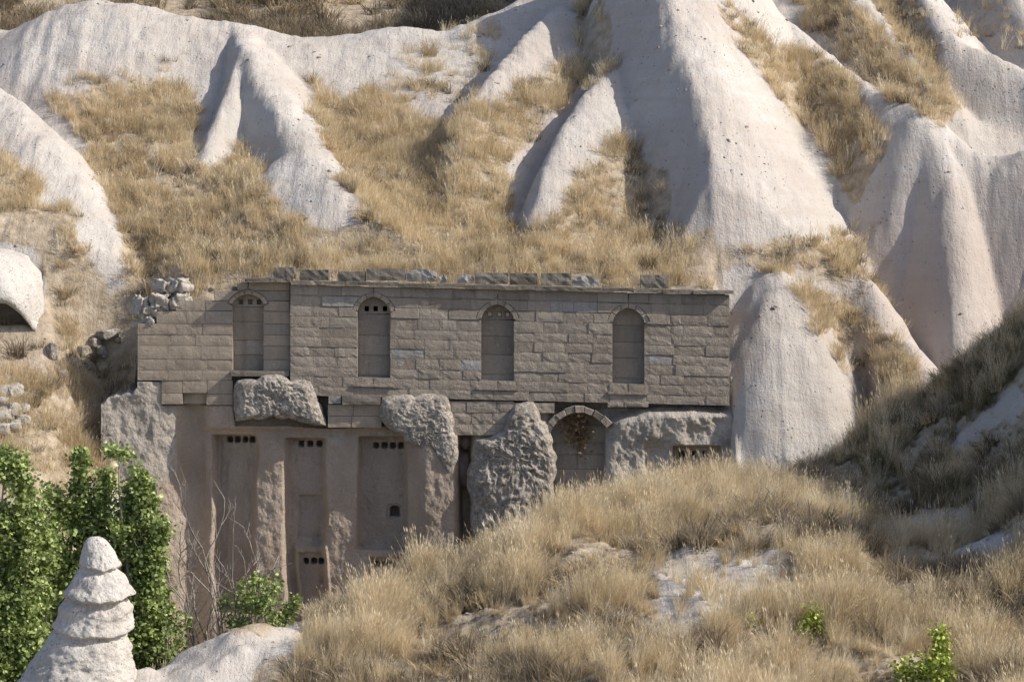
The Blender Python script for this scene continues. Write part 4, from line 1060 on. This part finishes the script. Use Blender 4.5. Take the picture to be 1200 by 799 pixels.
# hillside gullies and roof
x, y, z, sl_, v = candidates(-16, 18, -1.5, 20, 58)
pat = fbm(x * 0.5, y * 0.5, 31.0, 3); pat2 = fbm(x * 1.3, y * 1.3, 35.0, 3)
inb = ((x > -8.9) & (x < 5.2) & (y < 1.5)) | ((x < -10.9) & (y > 0.2) & (y < 3.3))
keep = (rng.random(len(x)) < (v ** 1.5) * np.clip(0.8 + 0.7 * pat2, 0.25, 1)) & (sl_ < np.where(x < -8, 3.2, np.where((x > 4.6) & (y < 4.5), 3.0, 1.9))) & ~inb
x, y, z, pat, pat2 = x[keep], y[keep], z[keep], pat[keep], pat2[keep]
w = np.stack([np.clip(.7 + pat, .1, 2), np.clip(.8 + .3 * pat2, .1, 2), np.clip(.8 - .2 * pat, .1, 2), np.clip(.45 - 1.5 * pat, .05, 2.5), np.clip(.4 + pat2, .03, 2)])
roof = (y < 2.8) & (x > -8) & (x < 5)
pk = choose(w, len(x)); pk = np.where(roof, np.where(rng.random(len(x)) < .7, 4, 0), pk)
scatter('hillside_grass', CH, np.stack([x, y, z], 1), pk, 0.6 + 0.6 * rng.random(len(x)), 'dry golden grass filling the gullies and roof edge')
# scrub on the far hill and dark shrubs in the gullies
x, y, z, sl_, v = candidates(-28, 14, 22, 70, 4.2)
pat = fbm(x * .3, y * .3, 41.0, 3); keep = rng.random(len(x)) < np.clip(.7 + pat, .1, 1); x, y, z = x[keep], y[keep], z[keep]
x2, y2, z2, s2, v2 = candidates(-16, 18, -1.2, 19, 5)
p2 = fbm(x2 * .8, y2 * .8, 45.0, 3); k2 = (v2 > .3) & (rng.random(len(x2)) < np.clip(.15 + 1.2 * p2 + .6 * ((x2 < -8.6) & (y2 < 2.5)), 0, 1)) & (s2 < np.where(x2 < -8, 3.5, np.where((x2 > 4.6) & (y2 < 4.5), 3.0, 1.8))) & ~((x2 > -8.9) & (x2 < 5.2) & (y2 < 1.6))
x3, y3, z3, s3, v3 = candidates(-9, 14, -20, -1.3, 12)
p3 = fbm(x3 * .6, y3 * .6, 49.0, 3); k3 = (v3 > .3) & (rng.random(len(x3)) < np.clip(.15 + 1.8 * p3, 0, 1)) & ~((x3 < -4) & (y3 < -10))
P = np.concatenate([np.stack([x, y, z], 1), np.stack([x2[k2], y2[k2], z2[k2]], 1), np.stack([x3[k3], y3[k3], z3[k3]], 1)])
sc_ = np.concatenate([1.6 + 2.2 * rng.random(len(x)), 0.8 + .8 * rng.random(k2.sum()), 1.0 + 1.0 * rng.random(k3.sum())])
scatter('dry_scrub', CS, P, rng.integers(0, 3, len(P)), sc_, 'brown dry scrub on the far hill and in the gullies')

# ------------------------------------------------------------------ small loose stones
import bmesh
CP = bpy.data.collections.new('pebble_source')
for k in range(4):
    bm = bmesh.new(); bmesh.ops.create_icosphere(bm, subdivisions=2, radius=1)
    V = np.array([v.co for v in bm.verts]); n = 1 + .35 * fbm(V[:, 0] * 1.2 + 7 * k, V[:, 1] * 1.2, V[:, 2] * 1.2, 3)
    for v, p in zip(bm.verts, np.sign(V) * np.abs(V) ** .7 * n[:, None]): v.co = (p[0], p[1] * .8, p[2] * .6)
    me = bpy.data.meshes.new('pebble'); bm.to_mesh(me); bm.free(); me.materials.append([M_HEAP, M_SMOOTH, M_HEAP, M_LICH][k])
    CP.objects.link(bpy.data.objects.new('pebble_%d' % k, me))
x, y, z, sl_, v = candidates(-16, 18, -20, 19, 7)
pat = fbm(x * .5, y * .5, 61.0, 4)
keep = (rng.random(len(x)) < np.clip(.25 + .9 * pat, .02, 1)) & ~((x > -9.3) & (x < 5.4) & (y > -1.2) & (y < 1.6)) & (sl_ < 2.0)
x, y, z = x[keep], y[keep], z[keep]
scatter('loose_stones', CP, np.stack([x, y, z], 1), rng.integers(0, 4, len(x)), 0.016 + 0.05 * rng.random(len(x)) ** 3 , 'small loose stones scattered over the pale slopes')
